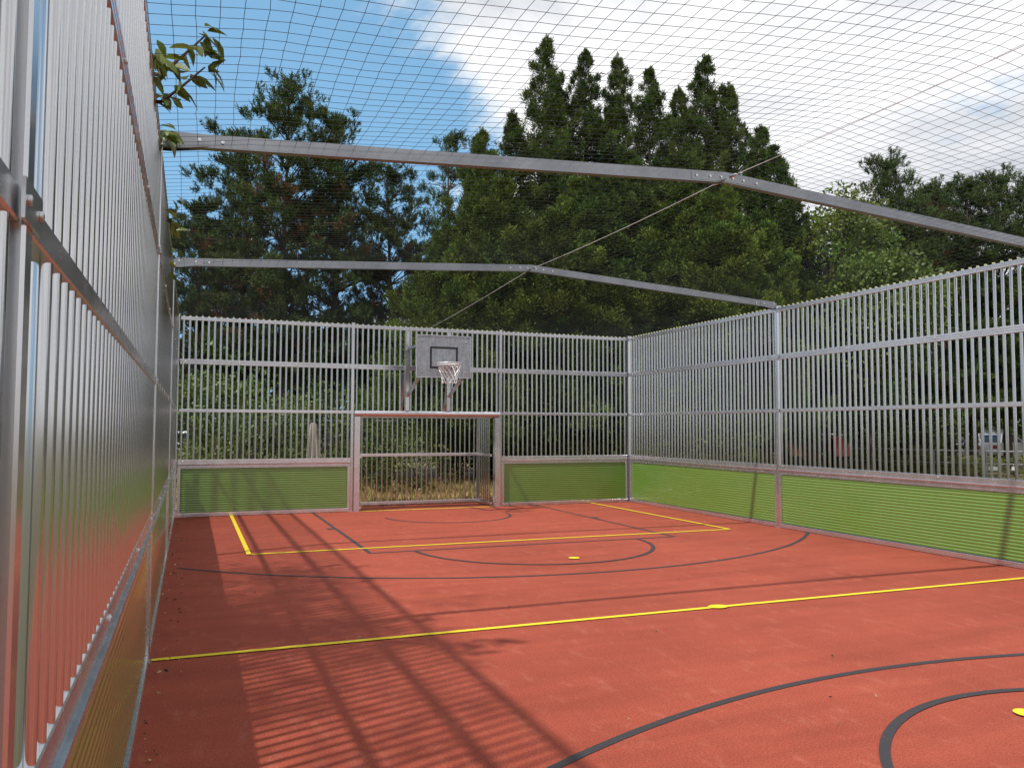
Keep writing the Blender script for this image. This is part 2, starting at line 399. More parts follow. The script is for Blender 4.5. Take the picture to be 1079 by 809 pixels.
for s in (1, -1):
    def Y(y): return y if s > 0 else 2*YM-y
    fy = 11.76
    x0, x1 = 0.78, 8.70
    strip('yellow_line', [(x0, Y(fy-0.031)), (x0, Y(YB-0.03))], 0.062, Z3, M['yellow'])
    strip('yellow_line', [(x1, Y(fy-0.031)), (x1, Y(YB-0.03))], 0.062, Z3, M['yellow'])
    yl([(x0+0.031, Y(fy)), (x1-0.031, Y(fy))])
    yl([(3.30, Y(YB-0.06)), (6.28, Y(YB-0.06))])
    # basketball lines
    by = 15.60
    a = math.degrees(math.acos((XR-XM-0.02)/6.75))
    P = arc(XM+0.02, by, 6.75, 180+a, 360-a, 120)
    strip('black_line', [(x, Y(y)) for x, y in P], 0.058, Z1, M['dark_line'])
    kx0, kx1, ft = 2.36, 7.30, 11.31
    strip('black_line', [(kx0, Y(ft-0.025)), (kx0, Y(YB-0.03))], 0.058, Z1, M['dark_line'])
    strip('black_line', [(kx1, Y(ft-0.025)), (kx1, Y(YB-0.03))], 0.058, Z1, M['dark_line'])
    strip('black_line', [(kx0+0.03, Y(ft)), (kx1-0.03, Y(ft))], 0.058, Z1, M['dark_line'])
    strip('black_line', [(x, Y(y)) for x, y in arc(XM+0.02, ft, 1.80, 180, 360, 80)], 0.058, Z1+0.002, M['dark_line'])
    strip('black_line', [(x, Y(y)) for x, y in arc(XM+0.02, by, 1.25, 180, 360, 60)], 0.055, Z1, M['dark_line'])
    for kx, sg in ((kx0, -1), (kx1, 1)):
        strip('black_line', [(kx+sg*0.03, Y(14.22)), (kx+sg*0.15, Y(14.22))], 0.16, Z1, M['dark_line'])
    strip('yellow_spot', [(XM-0.02+0.07*math.cos(t), Y(9.92)+0.07*math.sin(t)) for t in [k*math.pi/14 for k in range(28)]], 0.001, Z3, M['yellow'], True) if False else None
    m2 = MB(); m2.face([m2.bm.verts.new((XM+0.04+0.075*math.cos(t), Y(9.90)+0.075*math.sin(t), Z3)) for t in [k*math.pi/14 for k in range(28)]])
    m2.build('yellow_spot', M['yellow'], court, smooth=False)
m2 = MB(); m2.face([m2.bm.verts.new((XM+0.06+0.105*math.cos(t), YM+0.075*math.sin(t), Z3)) for t in [k*math.pi/14 for k in range(28)]])
m2.build('yellow_spot', M['yellow'], court, smooth=False)

# bits of litter on the rubber
rng = np.random.default_rng(5)
n = 90
P = np.stack([rng.uniform(XL+0.1, XR-0.2, n), rng.uniform(3.6, 16.6, n), np.full(n, 0.014)], 1)
A = np.stack([rng.normal(size=n), rng.normal(size=n), rng.uniform(0.0, 0.35, n)], 1)
ne = 260
E_ = np.stack([np.where(rng.random(ne) < 0.5, XL+0.03+np.abs(rng.normal(0, 0.10, ne)), rng.uniform(XL+0.1, XR-0.1, ne)), np.zeros(ne), np.full(ne, 0.014)], 1)
E_[:, 1] = np.where(E_[:, 0] < XL+0.4, rng.uniform(3.6, 16.8, ne), YB-0.06-np.abs(rng.normal(0, 0.12, ne)))
P = np.concatenate([P, E_]); n += ne
A = np.stack([rng.normal(size=n), rng.normal(size=n), rng.uniform(0.0, 0.35, n)], 1)
Lf = rng.uniform(0.012, 0.042, n)
V = diamonds(P, A, Lf, Lf*0.5, rng); V[:, :, 2] = np.maximum(V[:, :, 2], 0.012)
T = np.where(rng.random((n, 1)) < 0.35, np.array([[0.05, 0.04, 0.03]]), np.array([[0.45, 0.36, 0.2]]))*rng.uniform(0.7, 1.3, (n, 1))
tag(inst('leaf_litter', quads_mesh('leaf_litter', V, T, M['straw'])), 'dry leaf bits scattered over the red court floor', 'leaf litter', kind='stuff')

# ------------------------------------------------------------------ fence
BR, PITCH_B, BY = 0.0188, 0.1158, -0.0235
def round_rect(w, d, r, n=4):
    p = []
    for cx, cy, a0 in ((w/2-r, d/2-r, 0), (-w/2+r, d/2-r, 90), (-w/2+r, -d/2+r, 180), (w/2-r, -d/2+r, 270)):
        p += [(cx+r*math.cos(R(a0+90*k/n)), cy+r*math.sin(R(a0+90*k/n))) for k in range(n+1)]
    return p
def bar_mesh(z0, z1, w=0.040, d=0.040, tip=True):
    mb = MB(); mb.prism(round_rect(w, d, 0.0185 if w > 0.035 else 0.0135), z0, z1, 'z')
    if tip:
        mb.mi = 1; mb.prism(round_rect(w*0.9, d*0.9, 0.0165), z1+0.0005, z1+0.009, 'z')
    return mb.mesh('bar', [M['bar'], M['cap']])
FULL_BAR = bar_mesh(1.085, 3.915)
UPPER_BAR = bar_mesh(2.06, 3.915)
def rail_prof(z0, z1, y0=-0.046, y1=0.0, grooves=(), ridge=None):
    """closed (y,z) outline with chamfers, shallow grooves and maybe a ridge on the front"""
    c = 0.004; p = [(y0+c, z0), (y1-c, z0), (y1, z0+c)]
    for gzz in sorted(grooves):
        p += [(y1, gzz-0.006), (y1-0.006, gzz-0.003), (y1-0.006, gzz+0.003), (y1, gzz+0.006)]
    if ridge: p += [(y1, ridge-0.02), (y1+0.016, ridge-0.010), (y1+0.018, ridge+0.004), (y1+0.004, ridge+0.012), (y1, ridge+0.012)]
    p += [(y1, z1-c), (y1-c, z1), (y0+c, z1), (y0, z1-c), (y0, z0+c)]
    return p
def panel_prof(z0, z1, n=19):
    p = []; h = (z1-z0)/n; yf = -0.012
    for i in range(n):
        for k in range(7):
            t = k/6; p.append((yf-0.0065+0.0065*math.sqrt(max(0, 1-(2*t-1)**2)), z0+h*(i+0.015+0.97*t)))
    p += [(-0.045, z1), (-0.045, z0)]
    return p
_rail_cache = {}
def rails(parent, L, top=True, kick=True, dz=0.0):
    h = L/2
    def part(name, prof, mat, a=-h, b=h):
        key = (name, round(a, 3), round(b, 3), round(prof[0][1], 3))
        if key not in _rail_cache:
            mb = MB(); mb.prism(prof, a, b); _rail_cache[key] = mb.mesh(name, M[mat])
        return inst(name, _rail_cache[key], parent)
    part('top_rail', rail_prof(3.832, 3.90, grooves=(3.857, 3.879)), 'rail')
    part('wide_rail', rail_prof(2.972+dz*2, 3.07+dz*2, grooves=(3.005+dz*2, 3.038+dz*2)), 'rail')
    if kick:
        part('middle_rail', rail_prof(2.035+dz, 2.095+dz), 'rail')
        part('board_rail', rail_prof(0.94, 1.11, grooves=(0.975,), ridge=1.02), 'rail')
        part('bottom_rail', rail_prof(0.006, 0.078, -0.05, 0.006), 'rail')
        part('kickboard', panel_prof(0.082, 0.936), 'green', -h+0.055, h-0.055)
        for a in (-h, h-0.053):
            part('board_edge', rail_prof(0.08, 0.938, -0.05, 0.002), 'rail', a, a+0.053)
        # bolt heads on the wide and board rails
        for x in (-h+0.1, -h*0.33, h*0.33, h-0.1):
            for z in (3.022+dz*2, 1.075): inst('bolt', BOLT, parent, (x, 0.0005, z))
_mb = MB(); _mb.lathe([(0.012, 0.0), (0.012, 0.007), (0.007, 0.011)], 8, (0, 0, 0), 'y')
BOLT = _mb.mesh('bolt', M['bolt'])
def bars(parent, L, mesh, margin=0.05, skip=()):
    n = int(round((L-2*margin)/PITCH_B)); st = (L-2*margin)/n
    for i in range(n+1):
        if i in skip: continue
        inst('bar', mesh, parent, (-L/2+margin+i*st, BY, 0))
def side_bay(xw, rz, ya, yb, label, group, skip=()):
    L = abs(yb-ya)-0.066
    t = thing('fence_bay', label, 'fence', (xw, (ya+yb)/2, 0), rz, group)
    rails(t, L, dz=0.035 if xw < 0 else 0.0); bars(t, L, FULL_BAR, 0.055, skip)
    return t
GL, GRt = 'bar fence bays with green kickboards', 'bar fence bays with green kickboards'
side_bay(XL, R(-90), PY[0]-0.03, PY[1], 'farthest aluminium bar fence bay of the shaded left wall, ending at the back corner', GL)
side_bay(XL, R(-90), PY[1], PY[2], 'aluminium bar fence bay of the left wall between the two roof beams', GL)
side_bay(XL, R(-90), PY[2], PY[3], 'long shaded aluminium bar fence bay filling the left foreground, mirroring the yellow line', GL, (42, 43))
side_bay(XL, R(-90), PY[3], PY[4], 'closest aluminium bar fence bay cut off by the left edge of the photo', GL)
side_bay(XR, R(90), PY[0]-0.03, PY[1], 'sunlit bar fence bay of the right wall from the back corner to the beam post', GL)
side_bay(XR, R(90), PY[1], PY[2], 'sunlit bar fence bay of the right wall at the right edge, red tractor behind it', GL)
side_bay(XR, R(90), PY[2], PY[3], 'right wall bar fence bay next to the camera, just outside the right edge', GL)
XP0, XP1 = 3.135, 6.45
def back_bay(xa, xb, label):
    L = abs(xb-xa)-0.066
    t = thing('fence_bay', label, 'fence', ((xa+xb)/2, YB, 0), R(180), GL)
    rails(t, L); bars(t, L, FULL_BAR, 0.055)
back_bay(XL-0.0, XP0, 'back wall bar fence bay with shaded green kickboard left of the goal')
back_bay(XP1, XR+0.0, 'back wall bar fence bay with green kickboard between the goal and right corner')
t = thing('fence_bay', 'short upper bar fence bay over the goal, behind the basketball backboard', 'fence', ((XP0+XP1)/2, YB, 0), R(180), GL)
L = XP1-XP0-0.066
rails(t, L, kick=False); bars(t, L, UPPER_BAR, 0.055)

def post(loc, rz, label, zs=(2.065, 3.022)):
    t = thing('fence_post', label, 'post', loc, rz, 'aluminium fence posts')
    mb = MB(); w = 0.031
    prof = [(-w, 0.002), (-w, -0.09), (w, -0.09), (w, 0.002), (w-0.006, 0.008), (-w+0.006, 0.008)]
    mb.prism(prof, 0.0, 3.93, 'z'); mb.build('upright', M['post'], t)
    mb = MB(); mb.box(-0.04, 0.04, -0.098, 0.012, 3.93, 3.942); mb.build('post_cap', M['rail'], t, bevel=0.003)
    for z in zs:
        mb = MB(); mb.box(-0.075, 0.075, 0.0085, 0.0145, z-0.032, z+0.032)
        b = mb.build('rail_bracket', M['rail'], t, bevel=0.002)
        for x in (-0.052, 0.052):
            mb = MB(); mb.lathe([(0.009, 0.0148), (0.009, 0.019), (0.005, 0.021)], 10, (x, 0, z), 'y'); mb.build('bolt', M['bolt'], b)
    mb = MB(); mb.box(-0.07, 0.07, 0.0085, 0.016, 0.0, 0.012); mb.build('foot_plate', M['rail'], t, bevel=0.002)
    return t
for i, lab in ((3, 'near aluminium fence post with bolted bracket at the left edge'), (2, 'left wall fence post where the yellow halfway line ends'), (1, 'left wall fence post under the far roof beam end')):
    post((XL, PY[i], 0), R(-90), lab, (2.10, 3.09))
for i, lab in ((1, 'right wall fence post carrying the far roof beam'), (2, 'right wall fence post carrying the near roof beam, just past the right edge')):
    post((XR, PY[i], 0), R(90), lab)
post((XP0, YB, 0), R(180), 'back wall fence post along the left side of the goal')
post((XP1, YB, 0), R(180), 'back wall fence post along the right side of the goal')
def corner_post(x, y, label):
    t = thing('corner_post', label, 'post', (x, y, 0), 0, 'aluminium fence posts')
    mb = MB(); mb.box(-0.05, 0.05, -0.05, 0.05, 0, 3.93); mb.build('upright', M['post'], t, bevel=0.006)
    mb = MB(); mb.box(-0.056, 0.056, -0.056, 0.056, 3.93, 3.945); mb.build('post_cap', M['rail'], t, bevel=0.003)
corner_post(XL-0.035, YB+0.035, 'corner post at the shaded far left corner of the cage')
corner_post(XR+0.03, YB+0.03, 'corner post at the far right corner of the cage')

# ------------------------------------------------------------------ goal
goal = thing('goal', 'aluminium ball goal with barred recess set into the back fence', 'goal', (XM, YB, 0), R(180))
gx = (6.405-3.18)/2; gc = (6.405+3.18)/2-XM
# in goal coordinates +x points to world -X
def gxl(xw): return -(xw-XM)
for x0, x1 in ((3.172, 3.285), (6.295, 6.41)):
    mb = MB(); mb.box(gxl(x1), gxl(x0), -0.06, 0.075, 0.0, 1.975); g_ = mb.build('goal_post', M['rail'], goal, bevel=0.006)
mb = MB(); mb.prism([(-0.06, 1.978)]+[(0.03+0.061*math.sin(R(a_)), 2.039-0.061*math.cos(R(a_))) for a_ in range(0, 181, 12)]+[(-0.06, 2.10)], gxl(6.41), gxl(3.172)); mb.build('crossbar', M['rail'], goal)
D = 0.98
GBAR = bar_mesh(0.08, 1.975, 0.032, 0.028, False)
bx0, bx1 = 3.36, 6.22
nb = 25
for i in range(nb): inst('bar', GBAR, goal, (gxl(bx0+0.06+(bx1-bx0-0.12)*i/(nb-1)), -D, 0))
for nm, z0, z1 in (('back_rail', 0.03, 0.10), ('back_rail', 1.10, 1.165), ('back_rail', 1.955, 2.01)):
    mb = MB(); mb.prism(rail_prof(z0, z1, -D-0.03, -D+0.03), gxl(bx1), gxl(bx0)); mb.build(nm, M['rail'], goal)
for xw in (bx0-0.028, bx1+0.028):
    mb = MB(); mb.box(gxl(xw)-0.026, gxl(xw)+0.026, -D-0.03, -D+0.03, 0.0, 2.012); mb.build('back_post', M['rail'], goal, bevel=0.004)
    for z0, z1 in ((0.035, 0.095), (1.105, 1.16), (1.96, 2.008)):
        mb = MB(); mb.box(gxl(xw)-0.02, gxl(xw)+0.02, -D+0.031, -0.062, z0, z1); mb.build('side_rail', M['rail'], goal, bevel=0.003)
    for k in range(6): inst('bar', GBAR, goal, (gxl(xw), -D+0.031+(D-0.093)*(k+1)/7, 0))
# deck at the foot of the goal mouth
mb = MB(); mb.prism(rail_prof(1.10, 1.16, -0.06, 0.0), gxl(3.17), gxl(3.168)); mb.bm.free()

# ------------------------------------------------------------------ basketball hoop
hoop = thing('basketball_hoop', 'galvanised basketball backboard with black square and ring above the goal', 'basketball hoop', (XM-0.03, YB, 0), R(180))
BYd = 1.22      # how far the board stands out from the fence
mb = MB(); mb.box(-0.57, 0.57, BYd-0.012, BYd, 2.76, 3.61); board = mb.build('backboard', M['board'], hoop, bevel=0.003)
mb = MB()
for x0, x1, z0, z1 in ((-0.576, 0.576, 3.602, 3.616), (-0.576, 0.576, 2.754, 2.768), (-0.576, -0.562, 2.769, 3.601), (0.562, 0.576, 2.769, 3.601)):
    mb.box(x0, x1, BYd-0.03, BYd+0.008, z0, z1)
mb.build('board_frame', M['rail'], board)
mb = MB(); e = BYd+0.0025
for x0, x1, z0, z1 in ((-0.295, 0.295, 3.345, 3.385), (-0.295, 0.295, 2.94, 2.98), (-0.295, -0.255, 2.98, 3.345), (0.255, 0.295, 2.98, 3.345)):
    mb.box(x0, x1, BYd+0.0005, e, z0, z1)
mb.build('target_square', M['black'], board)
for x in (-0.46, 0.46):
    for z in (2.87, 3.5):
        mb = MB(); mb.lathe([(0.016, BYd+0.0005), (0.016, BYd+0.008), (0.008, BYd+0.013)], 8, (x, 0, z), 'y'); mb.build('bolt', M['bolt'], board)
# ring and net
RZ, RY, RR = 3.02, BYd+0.15+0.235, 0.235
mb = MB(); c = [(RR*math.cos(t), RY+RR*math.sin(t), RZ) for t in [2*math.pi*k/36 for k in range(37)]]
mb.tube(c, 0.012, 8, cap=False)
c2 = [((RR+0.004)*math.cos(t), RY+(RR+0.004)*math.sin(t), RZ-0.04) for t in [2*math.pi*k/36 for k in range(37)]]
mb.tube(c2, 0.007, 6, cap=False)
for k in range(12):
    t = 2*math.pi*k/12; mb.tube([(RR*math.cos(t), RY+RR*math.sin(t), RZ), ((RR+0.004)*math.cos(t), RY+(RR+0.004)*math.sin(t), RZ-0.04)], 0.006, 5)
ring = mb.build('ring', M['rim'], hoop)
mb = MB(); mb.box(-0.085, 0.085, BYd+0.001, BYd+0.165, 2.995, 3.012); mb.box(-0.07, 0.07, BYd+0.0012, BYd+0.015, 2.87, 2.994)
mb.bar((-0.06, BYd+0.016, 2.90), (-0.06, BYd+0.15, 2.99), 0.012, 0.03); mb.bar((0.06, BYd+0.016, 2.90), (0.06, BYd+0.15, 2.99), 0.012, 0.03)
mb.build('ring_bracket', M['rim'], ring)
mb = MB(); nk = 12
lev = [(0.00, RR, 0.0), (0.09, 0.205, 0.5), (0.17, 0.175, 0.0), (0.24, 0.155, 0.5), (0.31, 0.145, 0.0), (0.37, 0.145, 0.5)]
for k in range(nk):
    for (d0, r0, o0), (d1, r1, o1) in zip(lev, lev[1:]):
        for sg in (-0.5, 0.5):
            ta = 2*math.pi*(k+o0)/nk; tb = 2*math.pi*(k+o0+sg)/nk
            mb.tube([(r0*math.cos(ta), RY+r0*math.sin(ta), RZ-0.035-d0), (r1*math.cos(tb), RY+r1*math.sin(tb), RZ-0.035-d1)], 0.0065, 4, cap=False)
mb.build('hoop_net', M['rim'], ring)
# supports: two uprights on the fence, arms and struts
for sx in (1, -1):
    x = sx*0.46
    mb = MB(); mb.box(x-0.04, x+0.04, 0.004, 0.075, 2.103, 3.82); mb.build('support_upright', M['rail'], hoop, bevel=0.005)
    mb = MB(); mb.bar((x, 0.076, 3.42), (x, BYd-0.032, 3.42), 0.05, 0.05); mb.build('arm', M['rail'], hoop)
    mb = MB(); mb.bar((x, 0.076, 2.42), (x, BYd-0.03, 2.84), 0.06, 0.05); mb.build('strut', M['rail'], hoop)
    mb = MB(); mb.bar((x+sx*0.03, -0.08, 2.92), (x+sx*0.03, -0.40, 2.02), 0.05, 0.045); mb.build('outer_brace', M['rail'], hoop)

# ------------------------------------------------------------------ roof beams, cable, net
def beam(y, label):
    t = thing('roof_beam', label, 'roof beam', (0, y, 0), 0, 'galvanised roof beams')
    bw, bh = 0.07, 0.105; zl, zr, zp = 3.96, 3.955, 4.265
    for nm, xa, za in (('beam_arm', XL+0.02, zl), ('beam_arm', XR-0.02, zr)):
        mb = MB(); mb.bar((xa, 0, za), (RIDGE_X+(-0.002 if xa < RIDGE_X else 0.002), 0, zp), bw, bh); o = mb.build(nm, M['beam'], t, bevel=0.006)
        mb = MB()
        sgn = 1 if xa < RIDGE_X else -1
        for yy in (-0.0415, 0.036):
            mb.prism([(xa-sgn*0.03, za-0.075), (xa+sgn*0.06, za-0.07), (xa+sgn*0.32, za-0.045+0.02), (xa+sgn*0.32, za+0.05+0.02), (xa+sgn*0.02, za+0.058), (xa-sgn*0.03, za+0.03)], yy, yy+0.0055, 'y')
        q = mb.build('end_bracket', M['beam'], o)
        mb = MB()
        for dx in (0.04, 0.25, 0.42):
            mb.tube([(xa+sgn*dx, -0.049, za+0.02*(dx > 0)-0.02*(dx < 0)), (xa+sgn*dx, 0.049, za+0.02*(dx > 0)-0.02*(dx < 0))], 0.014, 8)
        mb.build('bolt', M['bolt'], o)
    # splice plates over the bend
    mb = MB()
    sl, sr = (zp-zl)/(RIDGE_X-XL), (zp-zr)/(XR-RIDGE_X)
    for yy in (-0.0390, 0.0353):
        pr = [(RIDGE_X-0.42, zp-0.42*sl-0.04), (RIDGE_X, zp-0.042), (RIDGE_X+0.42, zp-0.42*sr-0.04), (RIDGE_X+0.42, zp-0.42*sr+0.04), (RIDGE_X, zp+0.042), (RIDGE_X-0.42, zp-0.42*sl+0.04)]
        mb.prism(pr, yy, yy+0.0037, 'y')
    sp = mb.build('splice_plate', M['beam'], t)
    mb = MB()
    for dx in (-0.36, -0.2, -0.07, 0.07, 0.2, 0.36):
        z = zp-abs(dx)*(sl if dx < 0 else sr); mb.tube([(RIDGE_X+dx, -0.048, z), (RIDGE_X+dx, 0.048, z)], 0.013, 8)
    mb.build('bolt', M['bolt'], sp)
beam(PY[2]+0.02, 'near kinked roof beam crossing the upper picture, pink red underside')
beam(PY[1]+0.02, 'far kinked roof beam spanning the cage just above the back fence')

cab = thing('ridge_cable', 'thin steel cable from back fence through both roof beam bends', 'cable', (RIDGE_X, YB, 0))
mb = MB()
pl = [(-0.22, -0.03, 3.87)]
def seg_pts(a, b, sag, n=10):
    return [(a[0]+(b[0]-a[0])*i/n, a[1]+(b[1]-a[1])*i/n, a[2]+(b[2]-a[2])*i/n - sag*4*(i/n)*(1-i/n)) for i in range(1, n+1)]
A0 = (-0.22, -0.03, 3.87); A1 = (0, PY[1]-YB, 4.255); A2 = (0, PY[2]-YB, 4.255); A3 = (0, PY[3]-YB, 4.25); A4 = (0, PY[4]-YB, 3.9)
pts = [A0]+seg_pts(A0, A1, 0.02)+seg_pts(A1, A2, 0.03)+seg_pts(A2, A3, 0.03)+seg_pts(A3, A4, 0.02)
mb.tube(pts, 0.0038, 6); mb.build('wire', M['cable'], cab)
for yy in (PY[2]-0.12, PY[1]-0.12, PY[2]+0.14):
    mb = MB(); mb.tube([(0, yy-YB-0.06, 4.25), (0, yy-YB-0.03, 4.25), (0, yy-YB+0.03, 4.252), (0, yy-YB+0.06, 4.252)], [0.008, 0.018, 0.018, 0.008], 8); mb.build('cable_clamp', M['bolt'], cab)

def net_z(x, y):
    u = min(1.0, max(0.0, (x-XL)/(RIDGE_X-XL))) if x < RIDGE_X else min(1.0, max(0.0, (XR-x)/(XR-RIDGE_X)))
    if y > PY[1]: k = (YB-y)/(YB-PY[1])
    elif y < PY[3]: k = max(0.0, (y-PY[4])/(PY[3]-PY[4]))
    else: k = 1.0
    z = 3.905+0.43*k*u + 0.06*min(1, u*8)*k
    ys = sorted(PY)
    for a, b in zip(ys, ys[1:]):
        if a <= y <= b:
            t = (y-a)/(b-a); z -= 0.07*4*t*(1-t)*min(1, u*4)
    return z
def make_net():
    rg = np.random.default_rng(3); m = 0.122
    xs = np.arange(XL+0.0, XR+0.001, m); ys = np.arange(PY[4], YB, m)
    nx, ny = len(xs), len(ys)
    G = np.zeros((nx, ny, 3))
    wx = rg.normal(0, 0.0025, (nx, ny)); wy = rg.normal(0, 0.0025, (nx, ny))
    for i, x in enumerate(xs):
        for j, y in enumerate(ys):
            dx = 0.018*math.sin(y*1.1+x*0.4)+0.006*math.sin(y*2.9+x*3); dy = 0.035*math.sin(x*0.8+y*0.3)+0.006*math.sin(x*2.6+y*2)
            ex = min(1, (x-XL)/0.3, (XR-x)/0.3)
            G[i, j] = (x+(dx+wx[i, j])*ex, y+(dy+wy[i, j]), 0); G[i, j, 2] = net_z(x, y)+rg.normal(0, 0.0012)
    r = 0.0018; V = []
    def strands(A, B):
        d = unit(B-A); up = np.array([0, 0, 1.0]); sd_ = unit(np.cross(d, up)); u2 = np.cross(sd_, d)
        o = [sd_*r*math.cos(t)+u2*r*math.sin(t) for t in (math.pi/2, math.pi/2+2.094, math.pi/2+4.189)]
        for k in range(3):
            V.append(np.stack([A+o[k], B+o[k], B+o[(k+1) % 3], A+o[(k+1) % 3]], 1))
    strands(G[:-1].reshape(-1, 3), G[1:].reshape(-1, 3)); strands(G[:, :-1].reshape(-1, 3), G[:, 1:].reshape(-1, 3))
    V = np.concatenate(V)
    return quads_mesh('safety_net', V, np.full((len(V), 3), 0.03), M['net'])
net = inst('safety_net', make_net())
tag(net, 'dark square mesh safety net stretched over the whole cage as a roof', 'net')

# ------------------------------------------------------------------ vegetation
def tint_set(rg, n, base, var=0.25, warm=0.25):
    b = np.array(base)[None, :]*rg.uniform(1-var, 1+var, (n, 1))
    b[:, 0] *= rg.uniform(1-warm, 1+warm, n); return b
def trunk_mesh(name, H_, r, rg, limbs, mat, lean=0.02, seg=9):
    mb = MB(); n = 9
    px_, py_ = rg.normal(0, lean, 2)
    def axis(t): return Vector((px_*H_*t*t+0.06*math.sin(t*7+px_*50), py_*H_*t*t+0.06*math.sin(t*5), H_*t))
    mb.tube([axis(i/n) - Vector((0, 0, 0.15*(i == 0))) for i in range(n+1)], [r*(1.25 if i == 0 else 1)*(1-0.93*(i/n)) for i in range(n+1)], seg)
    for (z, tip, rr) in limbs:
        a = axis(min(1, z/H_)); tip = Vector(tip); mid = a.lerp(tip, 0.5)+Vector((0, 0, 0.08*(tip-a).length))
        mb.tube([a, mid, tip], [rr, rr*0.65, rr*0.2], 5, cap=False)
    return mb.mesh(name, mat)

def cypress(seed, H_, Rm, base=(0.076, 0.114, 0.022), peaks=1, dens=1.0, low=0.10, bs=1.2):
    """tall conifer: big drooping-then-upswept boughs, each a fan of feathery plumes"""
    rg = np.random.default_rng(seed)
    Ps, As, Ls, Ws, Ts = [], [], [], [], []; limbs = []
    sub = [(0, 0, H_, Rm)]
    for k in range(peaks-1):
        a = rg.uniform(0, 6.28); q = rg.uniform(0.40, 0.65)*Rm
        sub.append((q*math.cos(a), q*math.sin(a), H_*rg.uniform(0.78, 0.92), Rm*0.72))
    nb_ = int(190*dens*(H_/15)*(0.4+0.6*Rm/2.4))
    def plume(p0, ax, pl, tint):
        k = int(34+62*pl); s = rg.random(k)**0.85
        off = rg.normal(0, 1, (k, 3))*((0.20*pl)*(1-0.8*s)+0.010)[:, None]
        Ps.append(p0+ax*(s*pl)[:, None]+off); As.append(ax+off*3.2/pl+rg.normal(0, 0.30, (k, 3)))
        Ls.append(rg.uniform(0.07, 0.15, k)); Ws.append(rg.uniform(0.018, 0.036, k)); Ts.append(tint*rg.uniform(0.8, 1.2, (k, 1)))
    for (ox, oy, hh, rm) in sub:
        tl = low if rm == Rm else 0.45
        n_ = int(nb_*(1.0 if rm == Rm else 0.45))
        for i in range(n_):
            u_ = (i+rg.random())/n_
            t = tl+(1-tl)*(u_ if i % 3 else 1-math.sqrt(1-u_)); t = min(t, 0.985)
            z = hh*t; a = i*2.39996+rg.normal(0, 0.5)
            tt = (t-tl*0.3)/(1-tl*0.3)
            prof = (1-math.exp(-2.0*(1-tt)))/0.865*(0.82+0.18*min(1, tt/0.15)) + 0.02
            rr = rm*prof*(rg.uniform(0.60, 1.12) if rg.random() < 0.85 else rg.uniform(1.12, 1.32))
            out = np.array([math.cos(a), math.sin(a), 0.0]); tang = np.array([-math.sin(a), math.cos(a), 0.0])
            bl = (0.04+bs*(1-t))*rg.uniform(0.7, 1.35)
            tip = np.array([ox, oy, z])+out*rr
            bt = np.array(base)*rg.uniform(0.60, 1.25); bt[0] *= rg.uniform(0.82, 1.2)
            if rr > 0.5: limbs.append((max(0.2, z-0.3*rr), tip-out*0.35*bl, 0.03))
            for q in range(2):
                ic = np.array([ox, oy, z])+out*rr*rg.uniform(0.15, 0.7)+rg.normal(0, 0.22, 3)*min(1, rr*0.8)
                plume(ic, unit(out*(1-0.8*t)+np.array([0, 0, 0.8])+rg.normal(0, 0.3, 3)), rg.uniform(0.45, 0.75)*min(1.0, 0.25+rr*0.6), bt)
            for q in range(int(5+8*bl)):
                u = rg.uniform(-1, 1); s0 = rg.random()
                p0 = tip-out*min(rr, bl*0.75)*s0+tang*u*bl*0.42*(0.35+0.65*s0)+np.array([0, 0, rg.normal(0, 0.12)*bl-0.12*s0*bl])
                ax = unit(out*rg.uniform(0.4, 1.0)*(1-0.80*t)+tang*u*0.5+np.array([0, 0, rg.uniform(0.3, 0.8)+0.9*t])+rg.normal(0, 0.15, 3))
                plume(p0, ax, rg.uniform(0.30, 0.55)*(0.70+0.35*bl)*(1-0.25*t), bt*rg.uniform(0.85, 1.15))
        def spire(x, y, top, ht, n, spread):
            for k in range(n):
                q = rg.random()**0.6; a = rg.uniform(0, 6.28); r_ = spread*ht*q*math.sqrt(rg.random())
                pl = 0.20+0.30*q
                plume(np.array([x+r_*math.cos(a), y+r_*math.sin(a), top-ht*q-pl*0.9]), unit(np.array([0.5*math.cos(a)*q, 0.5*math.sin(a)*q, 1.0])+rg.normal(0, 0.12, 3)), pl*rg.uniform(0.8, 1.2), np.array(base)*rg.uniform(0.6, 1.15))
        spire(ox, oy, hh+0.25, hh*0.20, int(70*rm/2.6), 0.22)
        for k in range(20 if rm == Rm else 7):
            t = rg.uniform(0.45, 0.90); a = rg.uniform(0, 6.28); r_ = rm*(1-t)*rg.uniform(0.6, 1.05)
            spire(ox+r_*math.cos(a), oy+r_*math.sin(a), hh*t+rg.uniform(0.6, 1.5), rg.uniform(1.0, 1.9), 13, 0.20)
    V = diamonds(np.concatenate(Ps), np.concatenate(As), np.concatenate(Ls), np.concatenate(Ws), rg)
    tm = trunk_mesh('trunk', H_*0.90, 0.02*H_, rg, limbs, M['bark'], 0.001)
    return quads_mesh('crown', V, np.concatenate(Ts), M['needle']), tm

